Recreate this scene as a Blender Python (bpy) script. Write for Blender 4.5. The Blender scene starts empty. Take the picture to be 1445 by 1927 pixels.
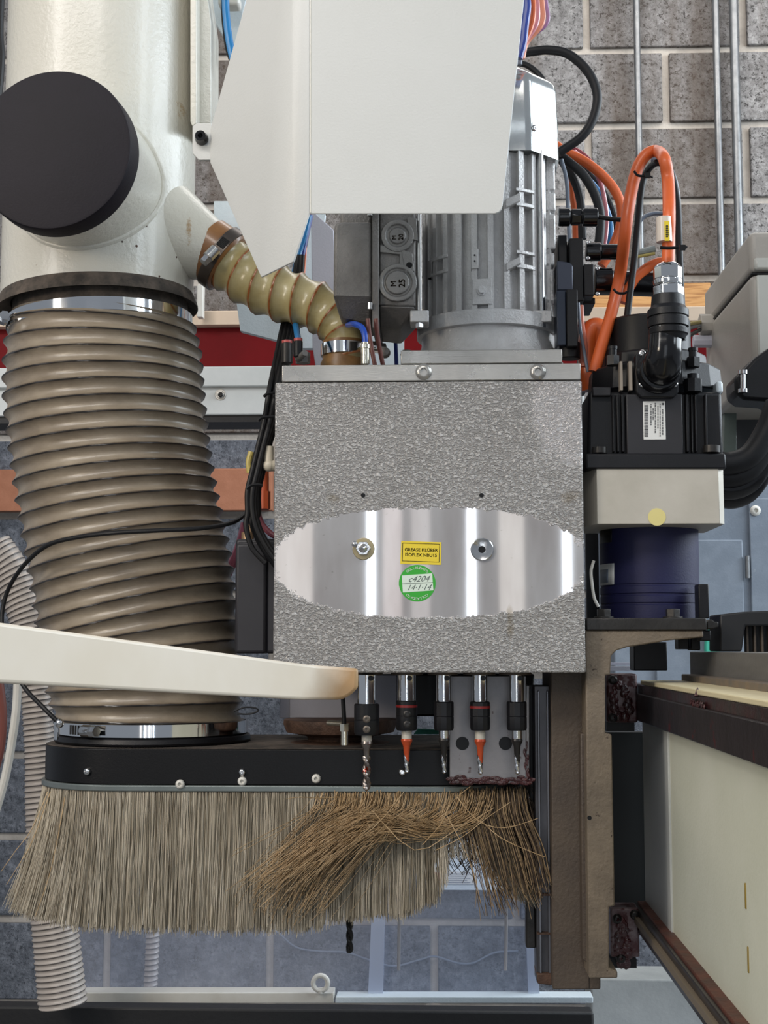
import bpy, bmesh, math, random
import numpy as np
from mathutils import Vector, Matrix, Euler
random.seed(7); rng = np.random.default_rng(7)
PI = math.pi
scene = bpy.context.scene
COL = scene.collection
# ------------------------------------------------------------------ camera
F = 2600.0
CAMZ = 1.30
ce = Euler((PI / 2 + math.radians(5.59), 0, math.radians(2.17)))
cam = bpy.data.objects.new('camera', bpy.data.cameras.new('camera'))
COL.objects.link(cam); scene.camera = cam
cam.location = (0, 0, CAMZ); cam.rotation_euler = ce
cam.data.sensor_fit = 'VERTICAL'; cam.data.sensor_height = 36; cam.data.lens = F / 1927 * 36
cam.data.clip_start = 0.02; cam.data.clip_end = 50
# ------------------------------------------------------------------ light
w = bpy.data.worlds.new('world'); scene.world = w; w.use_nodes = True
wn = w.node_tree.nodes['Background']; wn.inputs[0].default_value = (0.80, 0.88, 1.0, 1); wn.inputs[1].default_value = 0.36
def area(name, loc, target, sx, sy, power, col):
    l = bpy.data.lights.new(name, 'AREA'); l.shape = 'RECTANGLE'; l.size = sx; l.size_y = sy
    l.energy = power; l.color = col
    o = bpy.data.objects.new(name, l); COL.objects.link(o); o.location = loc
    d = Vector(target) - Vector(loc); o.rotation_euler = d.to_track_quat('-Z', 'Y').to_euler()
    return o
area('ceiling_tubes', (-0.9, -0.6, 3.1), (0, 1.4, 1.3), 2.4, 0.35, 38, (1.0, 0.96, 0.91))
area('side_window', (2.6, 1.8, 2.5), (0.2, 1.35, 1.4), 2.6, 1.3, 115, (0.84, 0.93, 1.0))
area('front_right_window', (2.3, 0.0, 2.95), (-0.28, 1.3, 1.7), 0.45, 1.3, 20, (0.82, 0.92, 1.0))
area('front_left_window', (-2.1, -0.75, 2.75), (-0.28, 1.3, 1.6), 0.42, 1.5, 22, (1.0, 0.96, 0.92))
area('roof_light', (0.3, 2.6, 3.3), (0.1, 3.3, 1.2), 3.0, 0.8, 34, (1.0, 0.95, 0.9))
area('lower_daylight', (0.5, 2.3, 0.35), (-0.1, 3.5, 0.9), 1.6, 0.5, 2.2, (0.72, 0.84, 1.0))
area('bench_lamp', (-1.1, 0.15, 1.75), (-0.1, 1.0, 1.28), 0.25, 0.25, 5.5, (1.0, 0.86, 0.68))
for wx, ww, wp, wc in ((-0.46, 0.13, 1.2, (1, .95, .9)), (-0.208, 0.02, 1.9, (.8, .9, 1)), (-0.14, 0.06, .55, (1, .92, .92)), (-0.05, 0.06, .35, (1, .95, .95)),
                       (0.112, 0.02, 2.3, (.8, .9, 1)), (0.24, 0.08, .7, (1, .96, .9)), (0.415, 0.022, 2.0, (.8, .9, 1))):
    area('streak_strip', (wx, -2.0, 1.35), (wx, 1.2, 1.35), ww, 2.0, wp, wc)  # added light strips behind the camera, placed to streak the polished patch
scene.view_settings.view_transform = 'Standard'; scene.view_settings.look = 'None'
scene.view_settings.exposure = -0.22; scene.view_settings.gamma = 1; scene.view_settings.use_curve_mapping = False
scene.cycles.max_bounces = 8; scene.cycles.transparent_max_bounces = 12
scene.cycles.caustics_reflective = False; scene.cycles.caustics_refractive = False

# ------------------------------------------------------------------ helpers
RM = ce.to_matrix()
def ray(px, py): return RM @ Vector((px - 722.5, 963.5 - py, -F))
def P(px, py, Y):
    d = ray(px, py); t = Y / d.y
    return Vector((d.x * t, Y, CAMZ + d.z * t))
def PX(px, py, X):
    d = ray(px, py); t = X / d.x
    return Vector((X, d.y * t, CAMZ + d.z * t))
def PZ(px, py, Z):
    d = ray(px, py); t = (Z - CAMZ) / d.z
    return Vector((d.x * t, d.y * t, Z))
def S(n, Y): return n * Y / F
def V(*a): return Vector(a)

def spline(pts, n=8, closed=False):
    pts = [Vector(p) for p in pts]; out = []
    m = len(pts)
    if m == 2: return [pts[0].lerp(pts[1], i / n) for i in range(n + 1)]
    g = (lambda i: pts[i % m]) if closed else (lambda i: pts[max(0, min(m - 1, i))])
    for i in range(m if closed else m - 1):
        a, b, c, d = g(i - 1), g(i), g(i + 1), g(i + 2)
        if not closed and i == 0: a = b * 2 - c
        if not closed and i == m - 2: d = c * 2 - b
        for k in range(n):
            t = k / n
            out.append(0.5 * (2 * b + (c - a) * t + (2 * a - 5 * b + 4 * c - d) * t * t + (3 * b - a - 3 * c + d) * t ** 3))
    if not closed: out.append(pts[-1])
    return out

def basis(n):
    n = Vector(n).normalized()
    u = n.cross(V(0, 0, 1)) if abs(n.z) < 0.9 else n.cross(V(1, 0, 0))
    u.normalize(); return u, n.cross(u).normalized() * 1.0, n

class MB:
    def __init__(s): s.v = []; s.f = []; s.m = []; s.cur = 0; s.uv = None
    def add(s, vs, fs):
        o = len(s.v); s.v += [tuple(p) for p in vs]
        s.f += [tuple(i + o for i in f) for f in fs]; s.m += [s.cur] * len(fs); return s
    def box(s, a, b):
        x0, x1 = sorted((a[0], b[0])); y0, y1 = sorted((a[1], b[1])); z0, z1 = sorted((a[2], b[2]))
        return s.add([(x0,y0,z0),(x1,y0,z0),(x1,y1,z0),(x0,y1,z0),(x0,y0,z1),(x1,y0,z1),(x1,y1,z1),(x0,y1,z1)],
                     [(0,3,2,1),(4,5,6,7),(0,1,5,4),(1,2,6,5),(2,3,7,6),(3,0,4,7)])
    def pbox(s, x0, y0, x1, y1, Y, d):            # box whose front face spans two image points at depth Y, d deep
        a = P(x0, y0, Y); b = P(x1, y1, Y); return s.box(a, (b.x, Y + d, b.z))
    def prism(s, pts, off):
        pts = [Vector(p) for p in pts]; off = Vector(off); n = len(pts)
        return s.add(pts + [p + off for p in pts], [tuple(range(n)), tuple(range(2 * n - 1, n - 1, -1))] +
                     [(i, (i + 1) % n, n + (i + 1) % n, n + i) for i in range(n)])
    def poly(s, pxs, Y, d): return s.prism([P(x, y, Y) for x, y in pxs], (0, d, 0))
    def lathe(s, base, axis, prof, seg=32, ph=0):
        u, v, n = basis(axis); base = Vector(base); vs = []; fs = []
        for h, r in prof:
            for k in range(seg):
                a = 2 * PI * k / seg + ph
                vs.append(base + n * h + (u * math.cos(a) + v * math.sin(a)) * max(r, 1e-6))
        for i in range(len(prof) - 1):
            for k in range(seg):
                k2 = (k + 1) % seg
                fs.append((i * seg + k, i * seg + k2, (i + 1) * seg + k2, (i + 1) * seg + k))
        if prof[0][1] > 1e-5: fs.append(tuple(range(seg - 1, -1, -1)))
        if prof[-1][1] > 1e-5: fs.append(tuple((len(prof) - 1) * seg + k for k in range(seg)))
        return s.add(vs, fs)
    def cyl(s, a, b, r, r2=None, seg=24, ph=0):
        a = Vector(a); b = Vector(b)
        return s.lathe(a, b - a, [(0, r), ((b - a).length, r if r2 is None else r2)], seg, ph)
    def ring(s, c, axis, ro, ri, h, seg=32):
        return s.lathe(c, axis, [(0, ri), (0, ro), (h, ro), (h, ri), (0, ri)], seg)
    def tube(s, pts, r, seg=10, caps=True):
        pts = [Vector(p) for p in pts]; n = len(pts); vs = []; fs = []
        rr = r if hasattr(r, '__len__') else [r] * n
        T = [(pts[min(i + 1, n - 1)] - pts[max(i - 1, 0)]).normalized() for i in range(n)]
        u = basis(T[0])[0]
        for i in range(n):
            u = (u - T[i] * u.dot(T[i])).normalized(); v = T[i].cross(u)
            for k in range(seg):
                a = 2 * PI * k / seg; vs.append(pts[i] + (u * math.cos(a) + v * math.sin(a)) * rr[i])
        for i in range(n - 1):
            for k in range(seg):
                k2 = (k + 1) % seg; fs.append((i * seg + k, i * seg + k2, (i + 1) * seg + k2, (i + 1) * seg + k))
        if caps: fs += [tuple(range(seg - 1, -1, -1)), tuple((n - 1) * seg + k for k in range(seg))]
        return s.add(vs, fs)
    def sphere(s, c, r, seg=16, sc=(1, 1, 1)):
        c = Vector(c); vs = []; fs = []; R = seg // 2
        for i in range(R + 1):
            t = PI * i / R
            for k in range(seg):
                a = 2 * PI * k / seg
                vs.append((c.x + r * sc[0] * math.sin(t) * math.cos(a), c.y + r * sc[1] * math.sin(t) * math.sin(a), c.z + r * sc[2] * math.cos(t)))
        for i in range(R):
            for k in range(seg):
                k2 = (k + 1) % seg; fs.append((i * seg + k, (i + 1) * seg + k, (i + 1) * seg + k2, i * seg + k2))
        return s.add(vs, fs)
    def build(s, name, mat, parent=None, bevel=0, sharp=35, kind=None, label=None, solid=0, seg=2):
        vs = np.array(s.v, dtype=float)
        if parent is not None: org = wl(parent)
        else:
            lo, hi = vs.min(0), vs.max(0); org = Vector(((lo[0] + hi[0]) / 2, (lo[1] + hi[1]) / 2, lo[2]))
        me = bpy.data.meshes.new(name)
        me.from_pydata([tuple(p) for p in (vs - np.array(org))], [], s.f)
        mats = mat if isinstance(mat, (list, tuple)) else [mat]
        for m in mats: me.materials.append(m)
        if len(mats) > 1: me.polygons.foreach_set('material_index', s.m)
        if s.uv is not None:
            l = me.uv_layers.new(name='UVMap'); l.data.foreach_set('uv', np.array(s.uv, dtype=np.float32).ravel())
        else:
            bm = bmesh.new(); bm.from_mesh(me); bmesh.ops.remove_doubles(bm, verts=bm.verts, dist=1e-7)
            bmesh.ops.recalc_face_normals(bm, faces=bm.faces); bm.to_mesh(me); bm.free()
        me.polygons.foreach_set('use_smooth', [True] * len(me.polygons)); me.set_sharp_from_angle(angle=math.radians(sharp))
        o = bpy.data.objects.new(name, me); COL.objects.link(o)
        if parent is not None: o.parent = parent
        else: o.location = org
        if solid:
            q = o.modifiers.new('s', 'SOLIDIFY'); q.thickness = solid; q.offset = 0
        if bevel:
            q = o.modifiers.new('b', 'BEVEL'); q.width = bevel; q.segments = seg; q.limit_method = 'ANGLE'; q.angle_limit = math.radians(40); q.harden_normals = False
        if kind: o['kind'] = kind
        if label: o['label'] = label
        return o
def wl(o):
    p = Vector(o.location)
    while o.parent: o = o.parent; p += Vector(o.location)
    return p
def tag(o, label, cat, group=None, kind=None):
    o['label'] = label; o['category'] = cat
    if group: o['group'] = group
    if kind: o['kind'] = kind
    return o
def thing(name, loc, label, cat, group=None):
    o = bpy.data.objects.new(name, None); COL.objects.link(o); o.location = loc; o.empty_display_size = 0.02
    return tag(o, label, cat, group)

# ------------------------------------------------------------------ materials
def srgb(h):
    if not isinstance(h, str): return tuple(h) + (1,)
    h = h.lstrip('#'); v = [int(h[i:i + 2], 16) / 255 for i in (0, 2, 4)]
    return tuple((x / 12.92 if x <= 0.04045 else ((x + 0.055) / 1.055) ** 2.4) for x in v) + (1,)
class NT:
    def __init__(s, name):
        s.mat = bpy.data.materials.new(name); s.mat.use_nodes = True; s.t = s.mat.node_tree
        s.b = s.t.nodes['Principled BSDF']; s.pos = s.t.nodes.new('ShaderNodeNewGeometry').outputs['Position']
    def n(s, typ, **k):
        x = s.t.nodes.new(typ)
        for a, b in k.items(): setattr(x, a, b)
        return x
    def l(s, a, b): s.t.links.new(a, b)
    def noise(s, scale, detail=4, rough=0.6, vec=None, stretch=None, dist=0):
        n = s.n('ShaderNodeTexNoise'); n.inputs['Scale'].default_value = scale; n.inputs['Detail'].default_value = detail
        n.inputs['Roughness'].default_value = rough; n.inputs['Distortion'].default_value = dist
        v = vec or s.pos
        if stretch:
            m = s.n('ShaderNodeMapping'); m.inputs['Scale'].default_value = stretch; s.l(v, m.inputs[0]); v = m.outputs[0]
        s.l(v, n.inputs['Vector']); return n.outputs['Fac']
    def ramp(s, fac, stops):
        r = s.n('ShaderNodeValToRGB'); e = r.color_ramp.elements
        while len(e) < len(stops): e.new(0.5)
        for x, (p, c) in zip(e, stops): x.position = p; x.color = srgb(c) if isinstance(c, str) else (c, c, c, 1)
        s.l(fac, r.inputs[0]); return r.outputs[0]
    def mix(s, fac, a, b, mode='MIX'):
        m = s.n('ShaderNodeMix', data_type='RGBA', blend_type=mode)
        for sock, val in ((m.inputs[0], fac), (m.inputs[6], a), (m.inputs[7], b)):
            if hasattr(val, 'is_output'): s.l(val, sock)
            elif sock == m.inputs[0]: sock.default_value = val
            else: sock.default_value = srgb(val) if isinstance(val, str) else val
        return m.outputs[2]
    def math(s, op, a, b=None, c=None):
        m = s.n('ShaderNodeMath', operation=op)
        for i, val in enumerate((a, b, c)):
            if val is None: continue
            if hasattr(val, 'is_output'): s.l(val, m.inputs[i])
            else: m.inputs[i].default_value = val
        return m.outputs[0]
    def bump(s, h, dist, strength=1.0):
        b = s.n('ShaderNodeBump'); b.inputs['Distance'].default_value = dist; b.inputs['Strength'].default_value = strength
        s.l(h, b.inputs['Height']); s.l(b.outputs[0], s.b.inputs['Normal']); return b
    def set(s, k, v):
        i = s.b.inputs[k]
        if hasattr(v, 'is_output'): s.l(v, i)
        else: i.default_value = srgb(v) if isinstance(v, str) else v
def M(name, col, rough=0.5, metal=0.0, col2=None, ns=25, lo=0.35, hi=0.7, bump=0, bs=300, spots=None, sscale=60, sthr=0.68,
      stretch=None, rvar=0, coat=0, spec=None, bstretch=None, col3=None, emit=None):
    t = NT(name); c = srgb(col)
    if col2:
        c = t.ramp(t.noise(ns, 5, 0.65, stretch=stretch), [(lo, col), (hi, col2)])
    if spots:
        m = t.ramp(t.noise(sscale, 3, 0.6), [(sthr, 0.0), (sthr + 0.05, 1.0)]); c = t.mix(m, c if col2 else srgb(col), spots)
    t.set('Base Color', c); t.set('Metallic', metal)
    if rvar: t.set('Roughness', t.ramp(t.noise(ns * 1.7, 4), [(0.3, max(0.02, rough - rvar)), (0.7, rough + rvar)]))
    else: t.set('Roughness', rough)
    if coat: t.set('Coat Weight', coat); t.set('Coat Roughness', 0.15)
    if spec is not None: t.set('Specular IOR Level', spec)
    if bump: t.bump(t.noise(bs, 4, 0.6, stretch=bstretch), bump)
    return t.mat
CREAM = M('cream_enamel', '#d3d0c6', 0.27, 0, '#cbc8bb', 6, bump=0.0009, bs=190, spots='#8a7c62', sscale=48, sthr=0.735, coat=0.25)
def stain(mt, x, y, Y, rx, rz, col, k=.8):
    nt = mt.node_tree; b = nt.nodes['Principled BSDF']; t = NT.__new__(NT); t.mat = mt; t.t = nt; t.b = b
    t.pos = nt.nodes.new('ShaderNodeNewGeometry').outputs['Position']; sp = t.n('ShaderNodeSeparateXYZ'); t.l(t.pos, sp.inputs[0]); q = P(x, y, Y)
    a = t.math('DIVIDE', t.math('SUBTRACT', sp.outputs[0], q.x), S(rx, Y)); c = t.math('DIVIDE', t.math('SUBTRACT', sp.outputs[2], q.z), S(rz, Y))
    e = t.math('ADD', t.math('ADD', t.math('MULTIPLY', a, a), t.math('MULTIPLY', c, c)), t.math('MULTIPLY', t.noise(110, 5, .8), 1.6))
    old = b.inputs['Base Color'].links[0].from_socket; t.set('Base Color', t.mix(t.ramp(e, [(.7, k), (1.6, 0.0)]), old, col))
stain(CREAM, 333, 190, 1.31, 14, 34, '#a3824f'); stain(CREAM, 358, 440, 1.33, 12, 55, '#9b7a4a'); stain(CREAM, 120, 545, 1.29, 120, 18, '#9a8d76', .5)
COVER = M('cover_enamel', '#cfd0cd', 0.42, 0, '#c9cac6', 5, bump=0.00018, bs=500)
BLK = M('black_plastic', '#0e0e10', 0.42, 0, '#151519', 30, bump=0.00012, bs=700, spec=.35)
BLKM = M('black_anodised', '#060608', 0.42, 0, '#0b0b0e', 20, spec=.3, bump=0.0001, bs=500, spots='#55504a', sscale=160, sthr=0.74)
BLKG = M('black_gloss', '#0b0b0d', 0.16, 0, '#141416', 30)
CAPM = M('cap_plastic', '#141018', 0.6, 0, '#1a161f', 10, spec=.25, bump=0.0002, bs=500)
RUB = M('black_rubber', '#0d0d0f', 0.5, 0, '#151518', 40, spec=.35, bump=0.0001, bs=900)
ORANGE = M('orange_sheath', '#e0672c', 0.45, 0, '#cf5a24', 20, coat=0.15)
BLUE = M('blue_tube', '#1f7ab8', 0.35, 0, '#186a9e', 20)
NAVY = M('navy_tube', '#243a8c', 0.35); RED = M('red_wire', '#b0504c', 0.4); PINK = M('pink_tube', '#c9828c', 0.35, coat=.4)
GREYT = M('grey_tube', '#6f7886', 0.35); WHITE = M('white_plastic', '#d9d7d0', 0.4, 0, '#cac6bc', 15)
ALU = M('machined_aluminium', '#b9b6b0', 0.32, 0.75, '#a5a29d', 18, bump=0.00015, bs=90, bstretch=(1, 1, 12), rvar=0.1)
ALUM = M('mill_aluminium', '#c4beb2', 0.5, 0.25, '#b3ada0', 12, bump=0.0001, bs=300, spots='#7d7666', sscale=90, sthr=0.74)
CAST = M('cast_aluminium', '#d8d7d6', 0.36, 0.3, '#bfbdbb', 30, bump=0.0008, bs=450, rvar=0.08)
CASTD = M('dull_cast_aluminium', '#85827f', 0.48, 0.35, '#65625f', 22, bump=0.0009, bs=420)
STEEL = M('bright_steel', '#d6d6d6', 0.16, 1.0, '#bfbfbf', 40, rvar=0.06)
CHROME = M('chrome', '#dedfe0', 0.08, 1.0)
BRASS = M('nickel_brass', '#e2dccb', 0.15, 0.9)
IRON = M('oily_cast_iron', '#665b4e', 0.6, 0.1, '#7f7261', 30, bump=0.0008, bs=260, spots='#3c2f26', sscale=150, sthr=0.66)
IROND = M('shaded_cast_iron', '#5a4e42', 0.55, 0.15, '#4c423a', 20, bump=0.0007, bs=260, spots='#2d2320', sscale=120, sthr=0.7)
DARKST = M('dark_steel', '#3a3836', 0.4, 0.6, '#2a2827', 30, bump=0.0002, bs=300, rvar=.1)
GREASE = M('red_grease', '#2a080c', 0.25, 0, '#4a1216', 60, bump=0.004, bs=180, coat=0.5)
BEAM = M('pale_green_enamel', '#d8d8c6', 0.5, 0, '#cccdb8', 5, bump=0.0003, bs=300, spots='#8f8f74', sscale=120, sthr=0.76)
BEAMB = M('grey_enamel_band', '#b9bbb8', 0.5, 0, '#abaeab', 8, bump=0.0003, bs=300)
STRIP = M('cream_way_cover', '#dccfa9', 0.4, 0, '#d2c49c', 15)
DUSTY = M('dusty_dark_top', '#5d534a', 0.85, 0, '#39342f', 60, 0.35, 0.62, bump=0.0006, bs=300)
RUST = M('rusty_steel', '#3a2a22', 0.65, 0.3, '#6b5040', 45, bump=0.001, bs=200)
PALE = M('pale_blue_sheet', '#dfe9ee', 0.42, 0, '#cfdae0', 8, bump=0.0004, bs=350)
LILAC = M('grey_sheet', '#b4b3bd', 0.5, 0, '#a9a9b3', 10, bump=0.0003, bs=400)
ENCL = M('enclosure_grey', '#a7a29a', 0.42, 0, '#9b958c', 8, bump=0.0002, bs=400, spots='#77706a', sscale=90, sthr=0.75)
ENCLF = M('enclosure_lid_grey', '#bdbdb6', 0.35, 0, '#b3b3ab', 8)
REDP = M('red_paint', '#740911', 0.5, 0, '#64070d', 8, bump=0.0002, bs=300, spec=.12)
CREAML = M('cream_lip', '#e0cbb4', 0.5, 0, '#d6bea6', 12)
ALUB = M('rail_painted_grey', '#d2d4d2', 0.45, 0.0, '#c3c6c4', 10)
TAN = M('tan_board', '#9c664b', 0.75, 0, '#a87055', 30, bump=0.0005, bs=200)
BLUEP = M('blue_coupling', '#0f1142', 0.6, 0, '#0c0d34', 12, bump=0.00015, bs=500)
YEL = M('yellow_sticker', '#e3c92f', 0.4); GRN = M('green_sticker', '#2fa22a', 0.4); PAPER = M('sticker_paper', '#d5e2d4', 0.5); INK = M('ink', '#1a1a10', 0.6)
PEN = M('pencil_ink', '#55605c', 0.6); WLAB = M('white_label', '#dcdcd8', 0.4); YDISC = M('yellowed_disc', '#d8cb86', 0.4)
PIPE = M('galvanised_conduit', '#8b8d8e', 0.35, 0.7, '#76787b', 30, rvar=.1)
TEAL = M('dark_teal', '#060b0c', 0.6); DARK = M('dark_paint', '#121214', 0.55, 0, '#1b1b1e', 20)
GREENF = M('bright_green_film', '#3fae94', 0.5)
CARB = M('orange_coated_steel', '#c2502a', 0.35, 0.2, '#a8401e', 60)
BEDM = M('bed_black', '#0a0a0d', 0.6, 0, '#131214', 12, bump=0.0005, bs=80)
CABP = M('grey_cabinet_paint', '#7f8995', 0.5, 0, '#757f8b', 20, 0.4, 0.6, bump=0.0003, bs=250, spots='#a9b1b8', sscale=45, sthr=0.7)
GREENISH = M('glass_green_panel', '#66716c', 0.3, 0, '#5a655f', 20)
YELT = M('yellowed_tube', '#b7a55c', 0.45); BROWN = M('brown_tube', '#6e3a30', 0.45)
# hammered front with a polished lens
t = NT('hammered_aluminium')
sep = t.n('ShaderNodeSeparateXYZ'); t.l(t.pos, sep.inputs[0])
c0 = P(808, 1058, 1.20)
dx = t.math('DIVIDE', t.math('SUBTRACT', sep.outputs[0], c0.x), S(305, 1.2))
dz = t.math('DIVIDE', t.math('SUBTRACT', sep.outputs[2], c0.z), S(106, 1.2))
ax = t.math('POWER', t.math('ABSOLUTE', dx), 2.6); az = t.math('POWER', t.math('ABSOLUTE', dz), 2.0)
d = t.math('ADD', t.math('ADD', ax, az), t.math('MULTIPLY', t.math('SUBTRACT', t.noise(130, 4, .7), 0.5), 0.5))
pol = t.ramp(d, [(0.93, 1.0), (0.99, 0.0)])
# a second rubbed patch in the upper right corner
c1 = P(1085, 770, 1.20)
ex = t.math('DIVIDE', t.math('SUBTRACT', sep.outputs[0], c1.x), S(95, 1.2)); ez = t.math('DIVIDE', t.math('SUBTRACT', sep.outputs[2], c1.z), S(125, 1.2))
d2 = t.math('ADD', t.math('ADD', t.math('POWER', t.math('ABSOLUTE', ex), 2), t.math('POWER', t.math('ABSOLUTE', ez), 2)), t.math('MULTIPLY', t.math('SUBTRACT', t.noise(60, 5, .75), 0.5), 1.3))
pol2 = t.ramp(d2, [(0.6, 0.55), (1.15, 0.0)])
rough_area = t.math('SUBTRACT', 1.0, t.math('MINIMUM', t.math('ADD', pol, pol2), 1.0))
worm = t.noise(330, 2, 0.5, dist=0.9, stretch=(1, 1, 1.7))
wr = t.ramp(worm, [(0.40, 0.0), (0.62, 1.0)])
big = t.noise(14, 4)
cc = t.mix(wr, '#928f8c', '#c4c1be'); cc = t.mix(t.ramp(big, [(0.35, 0.0), (0.75, 0.35)]), cc, '#8f8a84')
cp = t.mix(t.ramp(t.noise(22, 4, .6, stretch=(1, 1, .25)), [(0.35, 0.0), (0.7, 1.0)]), '#b2adab', '#cbc9c8')
cp = t.mix(t.ramp(t.noise(150, 3, .6), [(0.68, 0.0), (0.74, 0.7)]), cp, '#8f8a84')
for sx_, sz_, rx_, rz_ in ((628, 940, 26, 18), (1075, 935, 34, 24), (684, 1040, 26, 22), (960, 1170, 12, 60)):
    q_ = P(sx_, sz_, 1.20); a_ = t.math('DIVIDE', t.math('SUBTRACT', sep.outputs[0], q_.x), S(rx_, 1.2)); b_ = t.math('DIVIDE', t.math('SUBTRACT', sep.outputs[2], q_.z), S(rz_, 1.2))
    e_ = t.math('ADD', t.math('ADD', t.math('MULTIPLY', a_, a_), t.math('MULTIPLY', b_, b_)), t.math('MULTIPLY', t.noise(90, 4, .7), 1.2))
    st_ = t.ramp(e_, [(.6, .55), (1.5, 0.0)]); cc = t.mix(st_, cc, '#7d6f55'); cp = t.mix(st_, cp, '#8d816c')
t.set('Base Color', t.mix(rough_area, cp, cc)); t.set('Metallic', t.math('MULTIPLY_ADD', rough_area, 0.0, 0.5))
t.set('Roughness', t.math('MULTIPLY_ADD', rough_area, 0.37, 0.035))
bb = t.bump(t.math('MULTIPLY', wr, rough_area), 0.0012, 0.8)
HAM = t.mat
# concrete block materials
def block_mat(name, a, b, c, stain):
    t = NT(name)
    base = t.ramp(t.noise(38, 6, 0.8), [(0.32, a), (0.5, b), (0.68, c)])
    pits = t.ramp(t.noise(95, 5, 0.85), [(0.40, 0.0), (0.475, 1.0)])
    base = t.mix(pits, '#464443' if stain else '#45494f', base)
    if stain:
        s = t.ramp(t.noise(2.6, 4, .6, stretch=(2.2, 1, .18)), [(0.48, 0.0), (0.64, 0.62)]); base = t.mix(s, base, '#5f5145')
    t.set('Base Color', base); t.set('Roughness', 0.9); t.set('Specular IOR Level', 0.2)
    t.bump(t.math('ADD', t.noise(110, 5, 0.8), t.math('MULTIPLY', t.noise(40, 4, .7), 0.8)), 0.006, 0.8); return t.mat
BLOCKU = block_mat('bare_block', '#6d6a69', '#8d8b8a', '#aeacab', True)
BLOCKL = block_mat('cool_lit_block', '#50535a', '#696d75', '#8b8f97', False)  # cool light on the lower wall is tinted into these blocks
MORT = M('mortar', '#c6beb4', 0.9, 0, '#aaa299', 14, bump=0.002, bs=80)
# ribbed hose wall : UV.x counts the turns of the wire
def hose_mat(name, body, body2, line, dirt, rough, lw=0.07, trans=0.0, off=0.55):
    t = NT(name); uv = t.n('ShaderNodeUVMap'); sp = t.n('ShaderNodeSeparateXYZ'); t.l(uv.outputs[0], sp.inputs[0])
    jit = t.math('MULTIPLY', t.math('SUBTRACT', t.noise(45, 4, .6), 0.5), 0.10)
    ph = t.math('FRACT', t.math('ADD', sp.outputs[0], t.math('ADD', jit, off)))
    base = t.ramp(t.noise(14, 5, .65, stretch=(1, 1, 2.5)), [(0.35, body), (0.68, body2)])
    dl = t.ramp(ph, [(0.40, 0.0), (0.5, 1.0), (0.5 + lw, 0.85), (0.66 + lw, 0.0)])
    dm = t.math('MULTIPLY', dl, t.ramp(t.noise(20, 4, .7), [(0.3, 0.35), (0.6, 0.9)]))
    base = t.mix(dm, base, dirt)
    ln = t.ramp(ph, [(0.5, 0.0), (0.51, 1.0), (0.52 + lw, 1.0), (0.55 + lw, 0.0)])
    lm = t.math('MULTIPLY', ln, t.ramp(t.noise(24, 3, .6), [(0.25, 0.65), (0.45, 1.0)]))
    base = t.mix(lm, base, line)
    t.set('Base Color', base); t.set('Roughness', rough); t.set('Coat Weight', 0.3); t.set('Coat Roughness', 0.22)
    if trans:
        t.set('Subsurface Weight', trans); t.set('Subsurface Radius', (0.01, 0.008, 0.005)); t.set('Subsurface Scale', 0.5)
    t.bump(t.noise(160, 4, .6), 0.0005, 0.6); return t.mat
HOSEB = hose_mat('dusty_flex_hose', '#776b5b', '#978b79', '#2a2726', '#4c3f32', 0.38)
HOSEY = hose_mat('amber_flex_hose', '#9d8f62', '#b4a981', '#8a4c1c', '#776238', 0.3, 0.06, 0.0)
HOSEG = hose_mat('grey_beige_hose', '#a39a92', '#b3aaa2', '#4d4745', '#6f6863', 0.5, 0.16)
# oak/pine board
t = NT('pine_board'); g = t.noise(9, 5, .6, stretch=(1, 1, 14), dist=1.5)
t.set('Base Color', t.ramp(g, [(0.3, '#c1935c'), (0.5, '#b07f48'), (0.66, '#8f5f30')])); t.set('Roughness', 0.6); WOOD = t.mat
# dusty clear acrylic
t = NT('dusty_acrylic'); tr = t.n('ShaderNodeBsdfTransparent'); tr.inputs[0].default_value = (0.93, 0.95, 1.0, 1)
mx = t.n('ShaderNodeMixShader'); out = t.t.nodes['Material Output']
t.set('Base Color', '#c6cad6'); t.set('Roughness', 0.15)
t.l(t.ramp(t.noise(9, 5, .7), [(0.3, 0.10), (0.75, 0.30)]), mx.inputs[0])
t.l(tr.outputs[0], mx.inputs[1]); t.l(t.b.outputs[0], mx.inputs[2]); t.l(mx.outputs[0], out.inputs[0]); ACR = t.mat
t = NT('milky_acrylic_edge'); tr = t.n('ShaderNodeBsdfTransparent'); mx = t.n('ShaderNodeMixShader'); out = t.t.nodes['Material Output']
t.set('Base Color', '#c5cde0'); t.set('Roughness', 0.2); mx.inputs[0].default_value = 0.6
t.l(tr.outputs[0], mx.inputs[1]); t.l(t.b.outputs[0], mx.inputs[2]); t.l(mx.outputs[0], out.inputs[0]); ACRE = t.mat

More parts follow.
